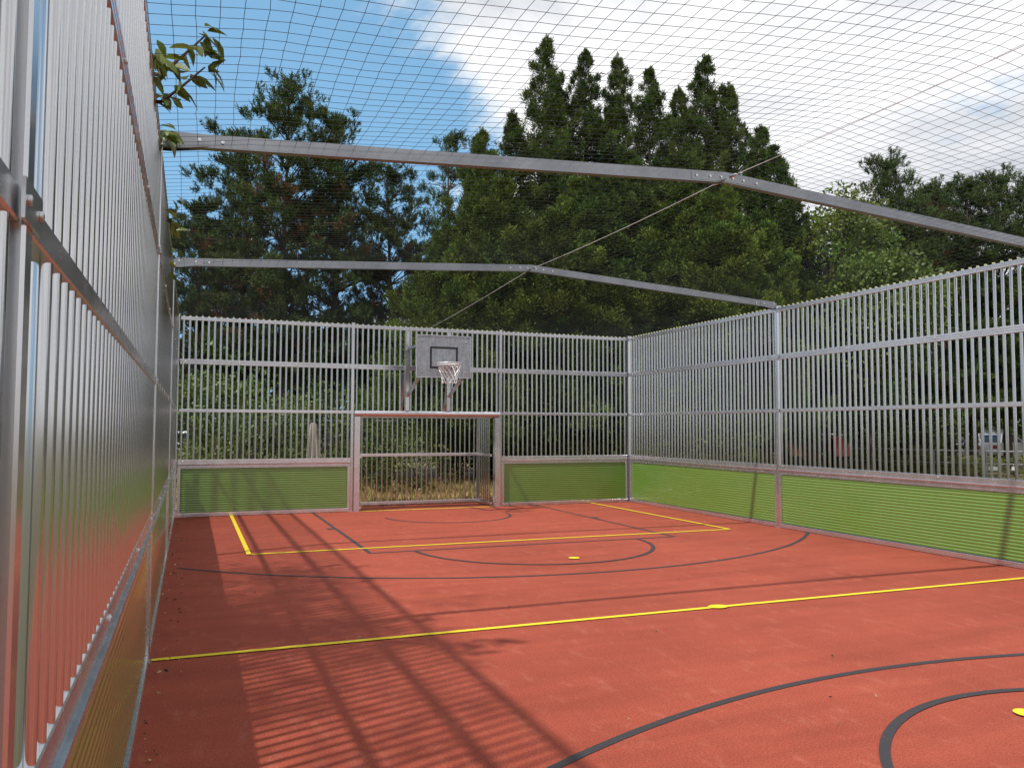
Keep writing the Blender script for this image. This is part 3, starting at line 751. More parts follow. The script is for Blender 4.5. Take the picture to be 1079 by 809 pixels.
def pine(seed, H_, Rm, base=(0.060, 0.090, 0.024), low=0.28, sparse=1.0, brown=0.07, conic=False):
    """open pine: whorled limbs that end in clumps of needle tufts"""
    rg = np.random.default_rng(seed); limbs = []; tufts = []
    nw = int(17*sparse+4)
    for w in range(nw):
        t = low+(0.985-low)*(w+rg.uniform(0, 0.7))/nw; z = H_*t
        u = (t-low)/(1-low)
        rad = Rm*(0.80+0.35*math.sin(u*2.7))*(1-u**2.0)+0.28
        if conic: rad = Rm*(1.05*(1-u)**0.75)+0.22
        for b in range(rg.integers(4, 7)):
            a = rg.uniform(0, 6.28); r = rad*rg.uniform(0.5, 1.12)
            rise = r*rg.uniform(0.05, 0.5)*(0.4+0.9*u)*(1.8 if conic else 1)+0.25*u
            tip = np.array([r*math.cos(a), r*math.sin(a), min(z+rise, H_*0.985)]); limbs.append((z, tip, 0.018+0.03*(1-u)))
            nc = max(2, int(r*3.2*min(sparse, 1.1))+1)
            for c in range(nc):
                s = 1-0.62*(c/nc)*rg.uniform(0.8, 1.1); spread = 0.42*(1.05-0.5*s)
                cc = np.array([0, 0, z])*(1-s)+tip*s+rg.normal(0, 1, 3)*spread*np.array([1, 1, 0.55])+np.array([0, 0, 0.10])
                m = rg.integers(6, 11); tufts.append((cc, m, rg.random() < brown*(1.7 if u < 0.6 else 0.3)))
                if c: limbs.append((z, cc, 0.014)) if rg.random() < 0.25 else None
    for k in range(6): tufts.append((np.array([rg.normal(0, 0.12), rg.normal(0, 0.12), H_-0.12*k]), 7, False))
    Ps, As, Ls, Ws, Ts = [], [], [], [], []
    for c, m, dead in tufts:
        tb = tint_set(rg, 1, (0.13, 0.075, 0.032) if dead else base, 0.28, 0.15)[0]
        m = int(m*1.5); rad = rg.uniform(0.20, 0.36)
        o = unit(rg.normal(0, 1, (m, 3)))*(rg.random((m, 1))**0.4)*rad*np.array([1, 1, 0.6]); ctr = c+o
        dirs = unit(o/rad*0.8+np.array([0, 0, 0.75])+0.25*np.array([c[0], c[1], 0])/max(0.4, np.hypot(c[0], c[1])))
        for q in range(m):
            k = 17
            s_ = rg.uniform(-0.16, 0.04, (k, 1))
            d = unit(dirs[q]*1.0+rg.normal(0, 0.55, (k, 3)))
            Ps.append(ctr[q]+dirs[q]*s_); As.append(d); Ls.append(rg.uniform(0.10, 0.16, k)); Ws.append(rg.uniform(0.016, 0.028, k)); Ts.append(tb*rg.uniform(0.75, 1.25, (k, 1)))
    V = diamonds(np.concatenate(Ps), np.concatenate(As), np.concatenate(Ls), np.concatenate(Ws), rg)
    tm = trunk_mesh('trunk', H_*0.98, 0.0155*H_, rg, limbs, M['bark'], 0.015)
    return quads_mesh('crown', V, np.concatenate(Ts), M['needle']), tm

def broadleaf(seed, H_, Rx, z0, nclump, base, leaf=(0.07, 0.12), per=150, cr=(0.35, 0.75), multi=False, shell=0.45, trunk_r=0.09):
    rg = np.random.default_rng(seed); limbs = []
    Ps, As, Ls, Ws, Ts = [], [], [], [], []
    for i in range(nclump):
        d = unit(rg.normal(0, 1, 3)); s = (shell+(1-shell)*rg.random())**0.5*rg.uniform(0.72, 1.06)
        c = np.array([d[0]*Rx*s, d[1]*Rx*s, z0+(H_-z0)*(0.5+0.47*d[2]*s)])
        r = rg.uniform(*cr)
        k = int(per*(r/0.55)**2*rg.uniform(0.7, 1.2))
        q = unit(rg.normal(0, 1, (k, 3)))*(rg.random((k, 1))**0.45)*r*np.array([1, 1, 0.75])
        Ps.append(c+q); As.append(q/r*0.8+rg.normal(0, 0.55, (k, 3))+np.array([0, 0, -0.25])+d*0.35)
        Ls.append(rg.uniform(*leaf, k)); Ws.append(rg.uniform(*leaf, k)*0.55)
        tb = tint_set(rg, 1, base, 0.25, 0.2)[0]; Ts.append(tb*rg.uniform(0.7, 1.35, (k, 1)))
        if not multi: limbs.append((max(0.3, z0*0.8+(c[2]-z0)*0.55), c, 0.035))
        elif i % 2 == 0: limbs.append((0.05, c, 0.02))
    V = diamonds(np.concatenate(Ps), np.concatenate(As), np.concatenate(Ls), np.concatenate(Ws), rg)
    tm = trunk_mesh('trunk', H_*(0.35 if multi else 0.85), 0.03 if multi else trunk_r, rg, limbs, M['bark_grey'])
    return quads_mesh('crown', V, np.concatenate(Ts), M['leaf']), tm

def plant(name, cat, label, group, meshes, x, y, sc=1.0, szz=None, rz=0.0, stem='trunk'):
    o = thing(name, label, cat, (x, y, -0.03), rz, group); o.scale = (sc, sc, szz if szz else sc)
    inst('crown', meshes[0], o); inst(stem, meshes[1], o)
    return o

# --- conifer group
CY = [cypress(11, 15.0, 3.0, peaks=1), cypress(12, 15.0, 3.0, peaks=2), cypress(13, 15.0, 2.9, peaks=3, base=(0.068, 0.105, 0.022)), cypress(14, 10.0, 2.9, peaks=3, base=(0.102, 0.146, 0.024), dens=1.4, low=0.17, bs=1.5)]
cyp = [ # px, top py, D, mesh, width factor, label
 (575, 38, 31.0, 0, 1.00, 'tallest dark conifer of the group, its spire farthest left'),
 (617, 50, 32.0, 2, 0.92, 'dark conifer spire just right of the tallest one'),
 (653, 57, 32.0, 0, 0.90, 'slim conifer spire standing in the middle of the dark group'),
 (688, 70, 31.0, 1, 0.90, 'twin tipped conifer in the dark group, left of the near beam bend'),
 (718, 93, 30.0, 0, 0.80, 'lower conifer tip squeezed between two taller spires above the near beam bend'),
 (746, 57, 31.0, 1, 1.00, 'tall conifer above the bend of the near roof beam'),
 (772, 88, 30.5, 0, 0.85, 'conifer spire on the right flank of the dark group'),
 (806, 132, 29.0, 2, 0.95, 'last and lowest conifer at the right end, right of the beam bend'),
 (540, 118, 29.5, 0, 0.90, 'conifer tip stepping down on the left flank of the dark group'),
 (506, 140, 29.0, 3, 0.85, 'small conifer on the far left flank beside the thin pine'),
 (528, 190, 25.5, 3, 1.10, 'broad bright yellow green conifer bulging in front on the left'),
 (470, 238, 25.0, 3, 0.85, 'low bushy conifer at the left foot of the group'),
 (612, 190, 26.5, 3, 1.00, 'round bright conifer in the front row behind the far beam bend'),
 (668, 160, 27.0, 2, 1.05, 'front row conifer with the cable passing before its crown'),
 (722, 185, 26.5, 3, 1.05, 'front row conifer below the near beam bend'),
 (768, 200, 26.5, 3, 0.85, 'front row conifer on the right beside the pale leafy tree'),
]
for i, (px, py, D_, mi, wf, lab) in enumerate(cyp):
    x, y = at(px, D_); h = top_z(px, py, D_)
    base_h = 10.0 if mi == 3 else 15.0
    o = plant('conifer', 'tree', lab, 'conifers behind the back fence', CY[mi], x, y, wf*(1.12 if mi == 3 else 1.0), h/base_h*1.01, i*1.3)
# --- pines
PI_ = [pine(21, 13.0, 3.3, low=0.22), pine(22, 13.0, 2.6, low=0.25), pine(23, 12.5, 1.9, low=0.22, sparse=0.62, brown=0.15), pine(24, 12.0, 2.7, low=0.16, sparse=1.35, brown=0.03, base=(0.070, 0.104, 0.026), conic=True)]
pines = [
 (297, 78, 28.0, 0, 1.0, 'large open pine with the tallest crown left of the conifers'),
 (350, 112, 29.5, 1, 0.98, 'pine standing right behind the largest pine, bare trunk showing'),
 (412, 172, 29.0, 1, 0.82, 'shorter pine with browning needles right of the two large pines'),
 (205, 205, 29.0, 1, 0.95, 'pine with rusty needles at the far left beside the left fence'),
 (252, 140, 31.0, 1, 0.90, 'pine filling the left shoulder of the largest pine'),
 (473, 138, 32.0, 2, 0.95, 'thin sparse pine against the sky beside the conifer group'),
 (942, 163, 37.0, 3, 1.05, 'dark pine with a pointed top right of the pale leafy tree'),
 (990, 192, 38.0, 3, 0.95, 'lower pine in the right hand row, next right of the pointed pine'),
 (1024, 188, 36.0, 3, 1.05, 'broad dark pine right of the middle of the right hand row'),
 (965, 205, 34.0, 3, 0.95, 'low pine filling the gap right under the pointed pine'),
 (1003, 198, 40.0, 3, 1.1, 'pine set back between the two broad pines of the right hand row'),
 (922, 232, 35.0, 3, 0.95, 'dim pine just left of and below the pointed pine'),
 (1062, 180, 36.5, 3, 1.0, 'dark pine at the right edge of the photo'),
 (1100, 184, 36.0, 3, 1.1, 'dark pine just cut off by the right edge'),
 (902, 215, 38.0, 3, 0.95, 'dark pine half hidden behind the pale leafy tree'),
]
for i, (px, py, D_, mi, wf, lab) in enumerate(pines):
    x, y = at(px, D_); h = top_z(px, py, D_)
    base_h = [13.0, 13.0, 12.5, 12.0][mi]
    plant('pine_tree', 'tree', lab, 'pines behind the cage', PI_[mi], x, y, wf, h/base_h, i*2.1+0.4)
# --- broadleaf trees
BL = [broadleaf(31, 9.5, 2.5, 2.0, 130, (0.105, 0.148, 0.025), per=150, leaf=(0.11, 0.18), cr=(0.35, 0.7)), broadleaf(32, 6.5, 2.2, 2.4, 70, (0.100, 0.145, 0.025), per=150, leaf=(0.11, 0.17))]
for i, (px, py, D_, mi, wf, lab) in enumerate([
 (872, 182, 29.0, 0, 1.12, 'pale green leafy tree with sky showing through, between conifers and right pines'),
 (824, 225, 31.5, 1, 1.15, 'lower leafy tree in front of the pale leafy tree'),
 (918, 250, 27.5, 1, 1.15, 'bushy leafy tree just above the top of the right fence'),
 ]):
    x, y = at(px, D_); h = top_z(px, py, D_)
    plant('leafy_tree', 'tree', lab, 'leafy trees behind the right fence', BL[mi], x, y, wf, h/(9.5 if mi == 0 else 6.5), i*1.7)
# --- shrubs
SH = [broadleaf(41, 4.0, 1.25, 0.0, 60, (0.090, 0.132, 0.020), leaf=(0.10, 0.16), per=110, cr=(0.3, 0.55), multi=True), broadleaf(42, 3.0, 1.3, 0.0, 44, (0.085, 0.125, 0.022), leaf=(0.08, 0.14), per=110, cr=(0.28, 0.5), multi=True), broadleaf(43, 1.5, 0.95, 0.0, 30, (0.12, 0.135, 0.03), leaf=(0.06, 0.11), per=120, cr=(0.2, 0.4), multi=True)]
shr = [
 (204, 350, 23.5, 0, 1.0, 'tall light green shrub behind the back fence beside the left corner'),
 (248, 362, 23.0, 0, 1.05, 'second tall shrub from the left corner behind the back fence'),
 (292, 385, 22.0, 0, 0.95, 'leafy shrub just left of the closed parasol'),
 (352, 395, 24.0, 1, 1.1, 'shrub just right of the closed parasol'),
 (400, 440, 21.5, 1, 1.05, 'shrub seen through the left part of the goal'),
 (442, 462, 21.0, 2, 1.15, 'low yellowish shrub in the dry grass seen through the middle of the goal'),
 (270, 420, 20.8, 1, 0.9, 'low shrub close behind the green kickboard on the left'),
 (560, 400, 25.0, 0, 1.05, 'dark shrub behind the back fence right of the goal'),
 (625, 380, 25.0, 0, 1.1, 'tall shrub behind the back fence near the right corner'),
 (510, 385, 27.0, 0, 1.1, 'tall dim shrub behind the basketball backboard'),
 (700, 400, 25.0, 0, 1.1, 'shrub behind the right wall just past the corner'),
 (760, 410, 24.5, 0, 1.0, 'shrub behind the right wall left of the beam post'),
 (842, 395, 39.0, 0, 1.5, 'yellow green shrub above the red tractor'),
 (905, 410, 32.0, 0, 1.25, 'shrub behind the right wall right of the tractor'),
 (965, 420, 33.0, 1, 1.4, 'dim shrub behind the right wall below the trees'),
 (218, 455, 20.5, 2, 1.0, 'low bush in front of the tall shrubs near the left corner'),
 (386, 372, 28.0, 0, 1.2, 'tall dark shrub behind the post left of the goal'),
 (482, 420, 29.0, 0, 1.2, 'dim shrub behind the right half of the goal'),
 (540, 415, 29.0, 0, 1.2, 'dim shrub just right of the goal, under the conifers'),
 (600, 420, 29.5, 0, 1.3, 'dim shrub under the conifers behind the right part of the back wall'),
 (655, 415, 29.5, 0, 1.3, 'dim shrub under the conifers straight behind the right corner'),
 (730, 420, 29.0, 0, 1.3, 'dim shrub under the conifers in the middle of the far right bay'),
 (787, 340, 28.5, 0, 1.3, 'very tall shrub behind the far beam post'),
 (902, 474, 34.0, 2, 1.6, 'low dark hedge bush just right of the tractor'),
 (925, 470, 33.5, 2, 1.6, 'low hedge bush behind the right wall, second right of the tractor'),
 (960, 474, 32.5, 2, 1.6, 'low hedge bush behind the right wall in the middle of the hedge row'),
 (995, 476, 31.5, 2, 1.5, 'low hedge bush left of the white plates'),
 (1030, 477, 31.0, 2, 1.5, 'low hedge bush behind the wide white plate'),
 (1066, 478, 30.5, 2, 1.5, 'low hedge bush behind the small white plate'),
 (940, 395, 37.0, 0, 1.3, 'tall dim shrub among the pine trunks left of the shed'),
 (985, 405, 36.0, 0, 1.2, 'tall dim shrub just left of the white car and shed'),
]
for i, (px, py, D_, mi, wf, lab) in enumerate(shr):
    x, y = at(px, D_); h = top_z(px, py, D_)
    plant('shrub', 'shrub', lab, 'shrubs behind the fences', SH[mi], x, y, wf, h/[4.0, 3.0, 1.5][mi], i*1.9, 'stem')

# --- far wood closing the view between the trunks
def far_wood():
    rg = np.random.default_rng(77); Ps, As, Ls, Ws, Ts = [], [], [], [], []
    for i in range(3200):
        a = rg.uniform(-0.42, 1.35); D_ = rg.uniform(64, 78)
        hmax = 7.2+2.0*math.sin(a*9)+1.2*math.sin(a*23+1)
        c = np.array([D_*math.sin(a), D_*math.cos(a), rg.random()**0.8*hmax]); r = rg.uniform(0.7, 1.5); k = 70
        q = unit(rg.normal(0, 1, (k, 3)))*(rg.random((k, 1))**0.4)*r
        Ps.append(c+q); As.append(q/r+rg.normal(0, 0.6, (k, 3))); Ls.append(rg.uniform(0.25, 0.5, k)); Ws.append(rg.uniform(0.15, 0.3, k))
        Ts.append(tint_set(rg, 1, (0.055, 0.085, 0.022), 0.4, 0.2)[0]*rg.uniform(0.7, 1.3, (k, 1)))
    V = diamonds(np.concatenate(Ps), np.concatenate(As), np.concatenate(Ls), np.concatenate(Ws), rg)
    return quads_mesh('far_wood', V, np.concatenate(Ts), M['needle'])
tag(inst('far_wood', far_wood()), 'dark mass of far wood seen between the trunks and bars', 'wood', kind='stuff')

# --- dry grass round the back of the cage
def grass(n, x0, x1, y0, y1, seed, hh=(0.10, 0.38)):
    rg = np.random.default_rng(seed)
    P = np.stack([rg.uniform(x0, x1, n), rg.uniform(y0, y1, n), np.full(n, -0.03)], 1)
    clump = np.sin(P[:, 0]*2.1+np.sin(P[:, 1]*1.7)*1.3)*0.5+np.sin(P[:, 1]*2.9+P[:, 0])*0.5
    A = np.stack([rg.normal(0, 0.9, n), rg.normal(0, 0.9, n), np.ones(n)], 1)
    Lh = rg.uniform(*hh, n)*(0.9+0.45*clump)
    green = (rg.random(n) < 0.22+0.16*clump)[:, None]
    T = np.where(green, np.array([[0.085, 0.12, 0.025]]), np.array([[0.62, 0.47, 0.20]]))*rg.uniform(0.55, 1.3, (n, 1))
    return quads_mesh('dry_grass', diamonds(P, A, Lh, rg.uniform(0.012, 0.028, n), rg), T, M['straw'])
tag(inst('dry_grass', grass(90000, -2.0, 13.0, 18.12, 25.0, 9, (0.10, 0.34))), 'dry straw coloured grass growing behind the goal', 'grass', kind='stuff')

# ------------------------------------------------------------------ overhanging cherry tree outside the left fence
def leaf_shapes(P, A, L_, rg, tint):
    """folded pointed leaves: two halves, three quads each way"""
    A = unit(A); up = unit(np.array([[0, 0, 1.0]])+rg.normal(0, 0.45, A.shape)); side = unit(np.cross(A, up)); nrm = np.cross(side, A)
    L_ = L_[:, None]; V = []
    prof = [(0.0, 0.03), (0.25, 0.20), (0.52, 0.235), (0.8, 0.12), (1.0, 0.0)]
    for sgn in (1, -1):
        for (t0, w0), (t1, w1) in zip(prof, prof[1:]):
            def pt(t, w): return P+A*L_*t+side*sgn*w*L_+nrm*(abs(w)*0.30-0.28*t*t)*L_
            V.append(np.stack([pt(t0, 0), pt(t1, 0), pt(t1, w1), pt(t0, w0)], 1))
    return np.concatenate(V), np.concatenate([tint]*8)
ch = broadleaf(51, 9.8, 2.1, 4.2, 150, (0.075, 0.10, 0.022), leaf=(0.09, 0.13), per=80, cr=(0.32, 0.6), shell=0.2, trunk_r=0.13)
cherry = thing('cherry_tree', 'leafy tree outside the left fence with a branch hanging over its top', 'tree', (-3.9, 6.1, -0.03))
cr_ = inst('crown', ch[0], cherry); cr_.scale = (1.0, 1.75, 1.0); inst('trunk', ch[1], cherry)
def branch():
    rg = np.random.default_rng(8); mb = MB(); Pl, Al, Ll = [], [], []
    O = Vector((-3.9, 6.1, -0.03))
    def px_path(lst, y): return [on_y(a, b, y) for a, b in lst]
    stems = [
      ([Vector((-3.1, 6.2, 4.9)), Vector((-0.9, 5.9, 4.25))]+px_path([(166, 79), (181, 69), (203, 50), (216, 38)], 5.5), [(181, 69), (203, 50), (212, 41), (216, 38)], 5.5),
      ([Vector((-3.1, 6.2, 4.9)), Vector((-0.9, 6.0, 4.0))]+px_path([(169, 108), (187, 95), (203, 82), (216, 71)], 5.6), [(174, 104), (187, 95), (203, 82), (216, 71)], 5.6),
      ([Vector((-3.1, 6.3, 5.2)), Vector((-0.9, 6.6, 4.2))]+px_path([(168, 140), (176, 143)], 6.5), [(171, 141), (176, 143)], 6.5),
      ([Vector((-3.0, 6.5, 5.4)), Vector((-1.0, 8.2, 4.3))]+px_path([(172, 229), (180, 236)], 8.6), [(174, 232), (180, 236)], 8.6),
      ([Vector((-2.9, 6.8, 5.5)), Vector((-1.0, 9.4, 4.2))]+px_path([(170, 268), (174, 287)], 9.8), [(172, 275), (174, 287)], 9.8),
      ([Vector((-0.9, 5.9, 4.25))]+px_path([(167, 60), (172, 62)], 5.3), [(167, 60), (171, 62)], 5.3),
    ]
    for path, nodes, y in stems:
        n = len(path); mb.tube([p-O for p in path], [0.016*(1-0.8*i/(n-1))+0.002 for i in range(n)], 6)
        for (a, b) in nodes:
            base = on_y(a, b, y)
            for k in range(5 if (a, b) == nodes[-1] else 4):
                Pl.append(np.array(base-O)+rg.normal(0, 0.025, 3)); Al.append(np.array([rg.uniform(-0.25, 1.0), rg.normal(0, 0.6), rg.uniform(-0.75, 0.25)])); Ll.append(rg.uniform(0.11, 0.17))
    for q in range(9):   # clusters lying along the top rail
        yy = [5.0, 5.25, 5.6, 6.0, 6.5, 8.4, 9.6, 10.6, 6.2][q]
        for k in range(3):
            Pl.append(np.array((-0.27+rg.uniform(-0.05, 0.10), yy+rg.normal(0, 0.08), 3.95+rg.uniform(-0.16, 0.14)))-np.array(O)); Al.append(np.array([rg.uniform(0.1, 1.0), rg.normal(0, 0.6), rg.uniform(-0.9, 0.2)])); Ll.append(rg.uniform(0.09, 0.14))
    n = len(Pl); V, T = leaf_shapes(np.array(Pl), np.array(Al), np.array(Ll), rg, tint_set(rg, n, (0.14, 0.185, 0.032), 0.3, 0.2))
    st = mb.build('overhanging_branch', M['twig'], cherry)
    inst('leaves', quads_mesh('leaves', V, T, M['leaf']), st)
branch()

# ------------------------------------------------------------------ things glimpsed behind the cage
M['tube'] = metal('grey_tube', g3(0.16), g3(0.24), 0.5, 0.65, metallic=0.5)
M['canvas'] = plain('beige_canvas', (0.36, 0.30, 0.25), 0.85, 0.2, 6, bump=0.2)
M['carpaint_silver'] = plain('silver_car_paint', (0.55, 0.56, 0.58), 0.25, 0.03, metallic=0.5)
M['carpaint_white'] = plain('white_car_paint', (0.75, 0.76, 0.78), 0.3, 0.03)
M['glass'] = plain('dark_window_glass', (0.02, 0.025, 0.03), 0.08, 0.05, spec=0.8)
M['tyre'] = plain('black_tyre', (0.016, 0.016, 0.017), 0.85)
M['red'] = plain('red_paint', (0.27, 0.028, 0.024), 0.5, 0.3)
M['rust'] = plain('rusty_brown_paint', (0.24, 0.085, 0.045), 0.7, 0.35, 5)
M['orange'] = plain('faded_orange_paint', (0.36, 0.13, 0.07), 0.6, 0.35)
M['white'] = plain('white_plate', (0.55, 0.55, 0.53), 0.5, 0.05)
M['shed'] = plain('white_shed_boards', (0.66, 0.67, 0.69), 0.55, 0.06)
M['stone'] = plain('pale_stone', (0.42, 0.37, 0.28), 0.9, 0.25, 5, bump=0.4)

# boundary fence of tubes and wire behind the shrubs
bf = thing('mesh_fence', 'grey tube and wire mesh fence crossing the dry grass behind the goal', 'fence', (0, 0, 0))
mb_ = []
pA = Vector((*at(120, 24.2), 0)); pB = Vector((*at(469, 23.2), 0)); zt = 1.93
mb = MB(); mb.tube([pA+Vector((0, 0, zt)), pB+Vector((0, 0, zt))], 0.024, 8); mb.build('top_tube', M['tube'], bf)
for k in range(5):
    q = pA.lerp(pB, k/4); mb = MB(); mb.tube([q-Vector((0, 0, 0.05)), q+Vector((0, 0, zt+0.07))], 0.036, 8); mb.build('mesh_post', M['tube'], bf)
mb = MB()
for k in range(1, 9): mb.tube([pA+Vector((0, 0, zt*k/9)), pB+Vector((0, 0, zt*k/9))], 0.0022, 4, cap=False)
nv = 70
for k in range(1, nv):
    q = pA.lerp(pB, k/nv); mb.tube([q, q+Vector((0, 0, zt))], 0.0022, 4, cap=False)
mb.build('wire_mesh', M['tube'], bf)
rl = thing('low_railing', 'low grey tube railing right of the fence post behind the goal', 'railing', (0, 0, 0))
pC = Vector((*at(474, 24.5), 0)); pD = Vector((*at(640, 26.0), 0))
for z in (0.88, 0.45):
    mb = MB(); mb.tube([pC+Vector((0, 0, z)), pD+Vector((0, 0, z))], 0.022, 8); mb.build('railing_tube', M['tube'], rl)
for k in range(4):
    q = pC.lerp(pD, k/3); mb = MB(); mb.tube([q-Vector((0, 0, 0.05)), q+Vector((0, 0, 0.90))], 0.028, 8); mb.build('railing_post', M['tube'], rl)
rr_ = thing('pipe_railing', 'long grey pipe railing behind the right wall, two white plates on it', 'railing', (0, 0, 0))
pE = Vector((*at(800, 33.0), 0)); pF = Vector((*at(1105, 27.0), 0)); 
mb = MB(); mb.tube([pE+Vector((0, 0, 0.98)), pF+Vector((0, 0, 0.98))], 0.03, 8); mb.build('railing_tube', M['tube'], rr_)
for k in range(7):
    q = pE.lerp(pF, k/6+(-0.02 if k else 0)); mb = MB(); mb.tube([q-Vector((0, 0, 0.05)), q+Vector((0, 0, 1.0))], 0.04, 8); mb.build('railing_post', M['tube'], rr_)
mb = MB(); mb.tube([pE+Vector((0, 0, 0.55)), pF+Vector((0, 0, 0.55))], 0.02, 8); mb.build('railing_tube', M['tube'], rr_)
for px, w, lab in ((1047, 0.36, 'wide white plate on the pipe railing behind the right wall'), (1067, 0.12, 'small white plate on the pipe railing beside its post')):
    x, y = at(px, 27.6); d = (pF-pE).normalized(); rz = math.atan2(d.y, d.x)
    z = top_z(px, 493.5, 27.6)
    s_ = thing('white_plate', lab, 'plate', (x, y, z), rz, 'white plates on the railing')
    mb = MB(); mb.box(-w/2, w/2, -0.012, 0.012, -0.06, 0.06); mb.build('face', M['white'], s_, bevel=0.004)
    mb = MB(); mb.box(-0.02, 0.02, 0.013, 0.03, -0.10, 0.55-z+0.0 if 0.55-z > -0.1 else 0.1); mb.build('bracket', M['tube'], s_)

# closed parasol
x, y = at(330, 20.2); zt = top_z(330, 446, 20.2)
ps = thing('closed_parasol', 'closed beige parasol standing among the shrubs behind the back fence', 'parasol', (x, y, 0))
mb = MB(); mb.tube([(0, 0, -0.05), (0, 0, zt-0.04)], 0.024, 10); mb.build('pole', M['tube'], ps)
mb = MB(); mb.lathe([(0.27, -0.03), (0.27, 0.05), (0.05, 0.09), (0.03, 0.16)], 20); mb.build('base', M['stone'], ps)
mb = MB(); rings = []
prf = [(zt+0.02, 0.035), (zt-0.03, 0.062), (zt-0.30, 0.080), (zt-0.6, 0.110), (zt-0.9, 0.125), (zt-1.2, 0.120), (zt-1.32, 0.10)]
for z, r in prf:
    rings.append([mb.bm.verts.new(((r*(1+0.36*math.cos(7*a_)+0.10*math.sin(3*a_+z*4)))*math.cos(a_), (r*(1+0.36*math.cos(7*a_)+0.10*math.sin(3*a_+z*4)))*math.sin(a_), z+0.02*math.cos(8*a_)*(z < zt-1.2))) for a_ in [2*math.pi*k/64 for k in range(64)]])
for a_, b_ in zip(rings, rings[1:]):
    for k in range(64): mb.face([a_[k], a_[(k+1) % 64], b_[(k+1) % 64], b_[k]])
mb.face(rings[0][::-1]); mb.face(rings[-1])
can = mb.build('canopy', M['canvas'], ps)
mb = MB(); mb.lathe([(0.150, zt-1.05), (0.155, zt-1.02), (0.150, zt-0.99)], 32); mb.build('tie_strap', M['canvas'], can)

# cars
def car(loc, rz, paint, label, redlights=False):
    t = thing('parked_car', label, 'car', loc, rz, 'cars parked behind the cage')
    W = 0.86
    prof = [(-2.1, 0.35), (-2.15, 0.62), (-2.08, 0.92), (-1.75, 1.0), (-1.05, 1.02), (1.15, 0.98), (1.95, 0.80), (2.12, 0.62), (2.12, 0.35), (1.75, 0.28), (-1.75, 0.28)]
    mb = MB(); mb.prism([(a, b) for a, b in prof], -W, W, 'y'); body = mb.build('body', M[paint], t, bevel=0.05)
    mb = MB()
    lo = [(-1.75, 0.99), (1.05, 0.985)]; hi = [(-1.25, 1.46), (0.25, 1.48)]
    def cab(mb, f, zadd, inset):
        A = [(-1.78, -W+0.04, 0.99), (1.1, -W+0.04, 0.98), (1.1, W-0.04, 0.98), (-1.78, W-0.04, 0.99)]
        B = [(-1.28, -W+0.2, 1.42), (0.2, -W+0.2, 1.43), (0.2, W-0.2, 1.43), (-1.28, W-0.2, 1.42)]
        a = [mb.bm.verts.new(p) for p in A]; b = [mb.bm.verts.new(p) for p in B]
        for k in range(4): mb.face([a[k], a[(k+1) % 4], b[(k+1) % 4], b[k]])
        mb.face(a[::-1]); mb.face(b)
    cab(mb, 0, 0, 0); mb.build('windows', M['glass'], t, bevel=0.02)
    mb = MB(); mb.prism([(-1.36, 1.40), (-1.28, 1.475), (-0.5, 1.51), (0.1, 1.49), (0.32, 1.40), (0.1, 1.445), (-1.2, 1.44)], -W+0.18, W-0.18, 'y'); mb.build('roof', M[paint], t)
    for sy in (-1, 1):
        mb = MB(); mb.bar((1.12, sy*(W-0.05), 0.97), (0.22, sy*(W-0.2), 1.43), 0.06, 0.05); mb.bar((-1.8, sy*(W-0.05), 0.98), (-1.3, sy*(W-0.2), 1.43), 0.07, 0.05); mb.bar((-0.45, sy*(W-0.035), 0.97), (-0.45, sy*(W-0.19), 1.43), 0.07, 0.03)
        mb.build('window_pillars', M[paint], t)
        for xx in (-1.32, 1.32):
            mb = MB(); mb.lathe([(0.2, -0.11), (0.31, -0.1), (0.33, -0.05), (0.33, 0.05), (0.31, 0.1), (0.2, 0.11)], 20, (xx, sy*(W-0.07), 0.33), 'y'); wl = mb.build('wheel', M['tyre'], t)
            mb = MB(); mb.lathe([(0.19, sy*0.112), (0.17, sy*0.125), (0.05, sy*0.12)], 14, (xx, sy*(W-0.07), 0.33), 'y'); mb.build('wheel_rim', M['rim'], wl)
        mb = MB(); mb.box(-2.165, -2.09, sy*0.62-0.16, sy*0.62+0.16, 0.68, 0.84); mb.build('tail_light', M['red'], t, bevel=0.02)
        mb = MB(); mb.box(1.98, 2.1, sy*0.62-0.16, sy*0.62+0.16, 0.62, 0.76); mb.build('headlight', M['white'], t, bevel=0.02)
        mb = MB(); mb.box(0.72, 0.86, sy*(W+0.08)-0.08, sy*(W+0.08)+0.08, 0.98, 1.1); mb.build('mirror', M[paint], t, bevel=0.02)
    return t
def car_at(px, D_, rz, paint, label):
    x, y = at(px, D_); return car((x, y, 0), rz, paint, label)
car_at(868, 46.0, R(60), 'carpaint_silver', 'silver car parked behind the red tractor')
car_at(1053, 46.0, R(15), 'carpaint_silver', 'pale silver car parked in front of the white slatted shed')
car_at(1018, 45.0, R(35), 'carpaint_white', 'white car left of the white slatted shed, half hidden by trunks')
car_at(199, 44.0, R(72), 'carpaint_white', 'white car with red tail lights at the back left corner')

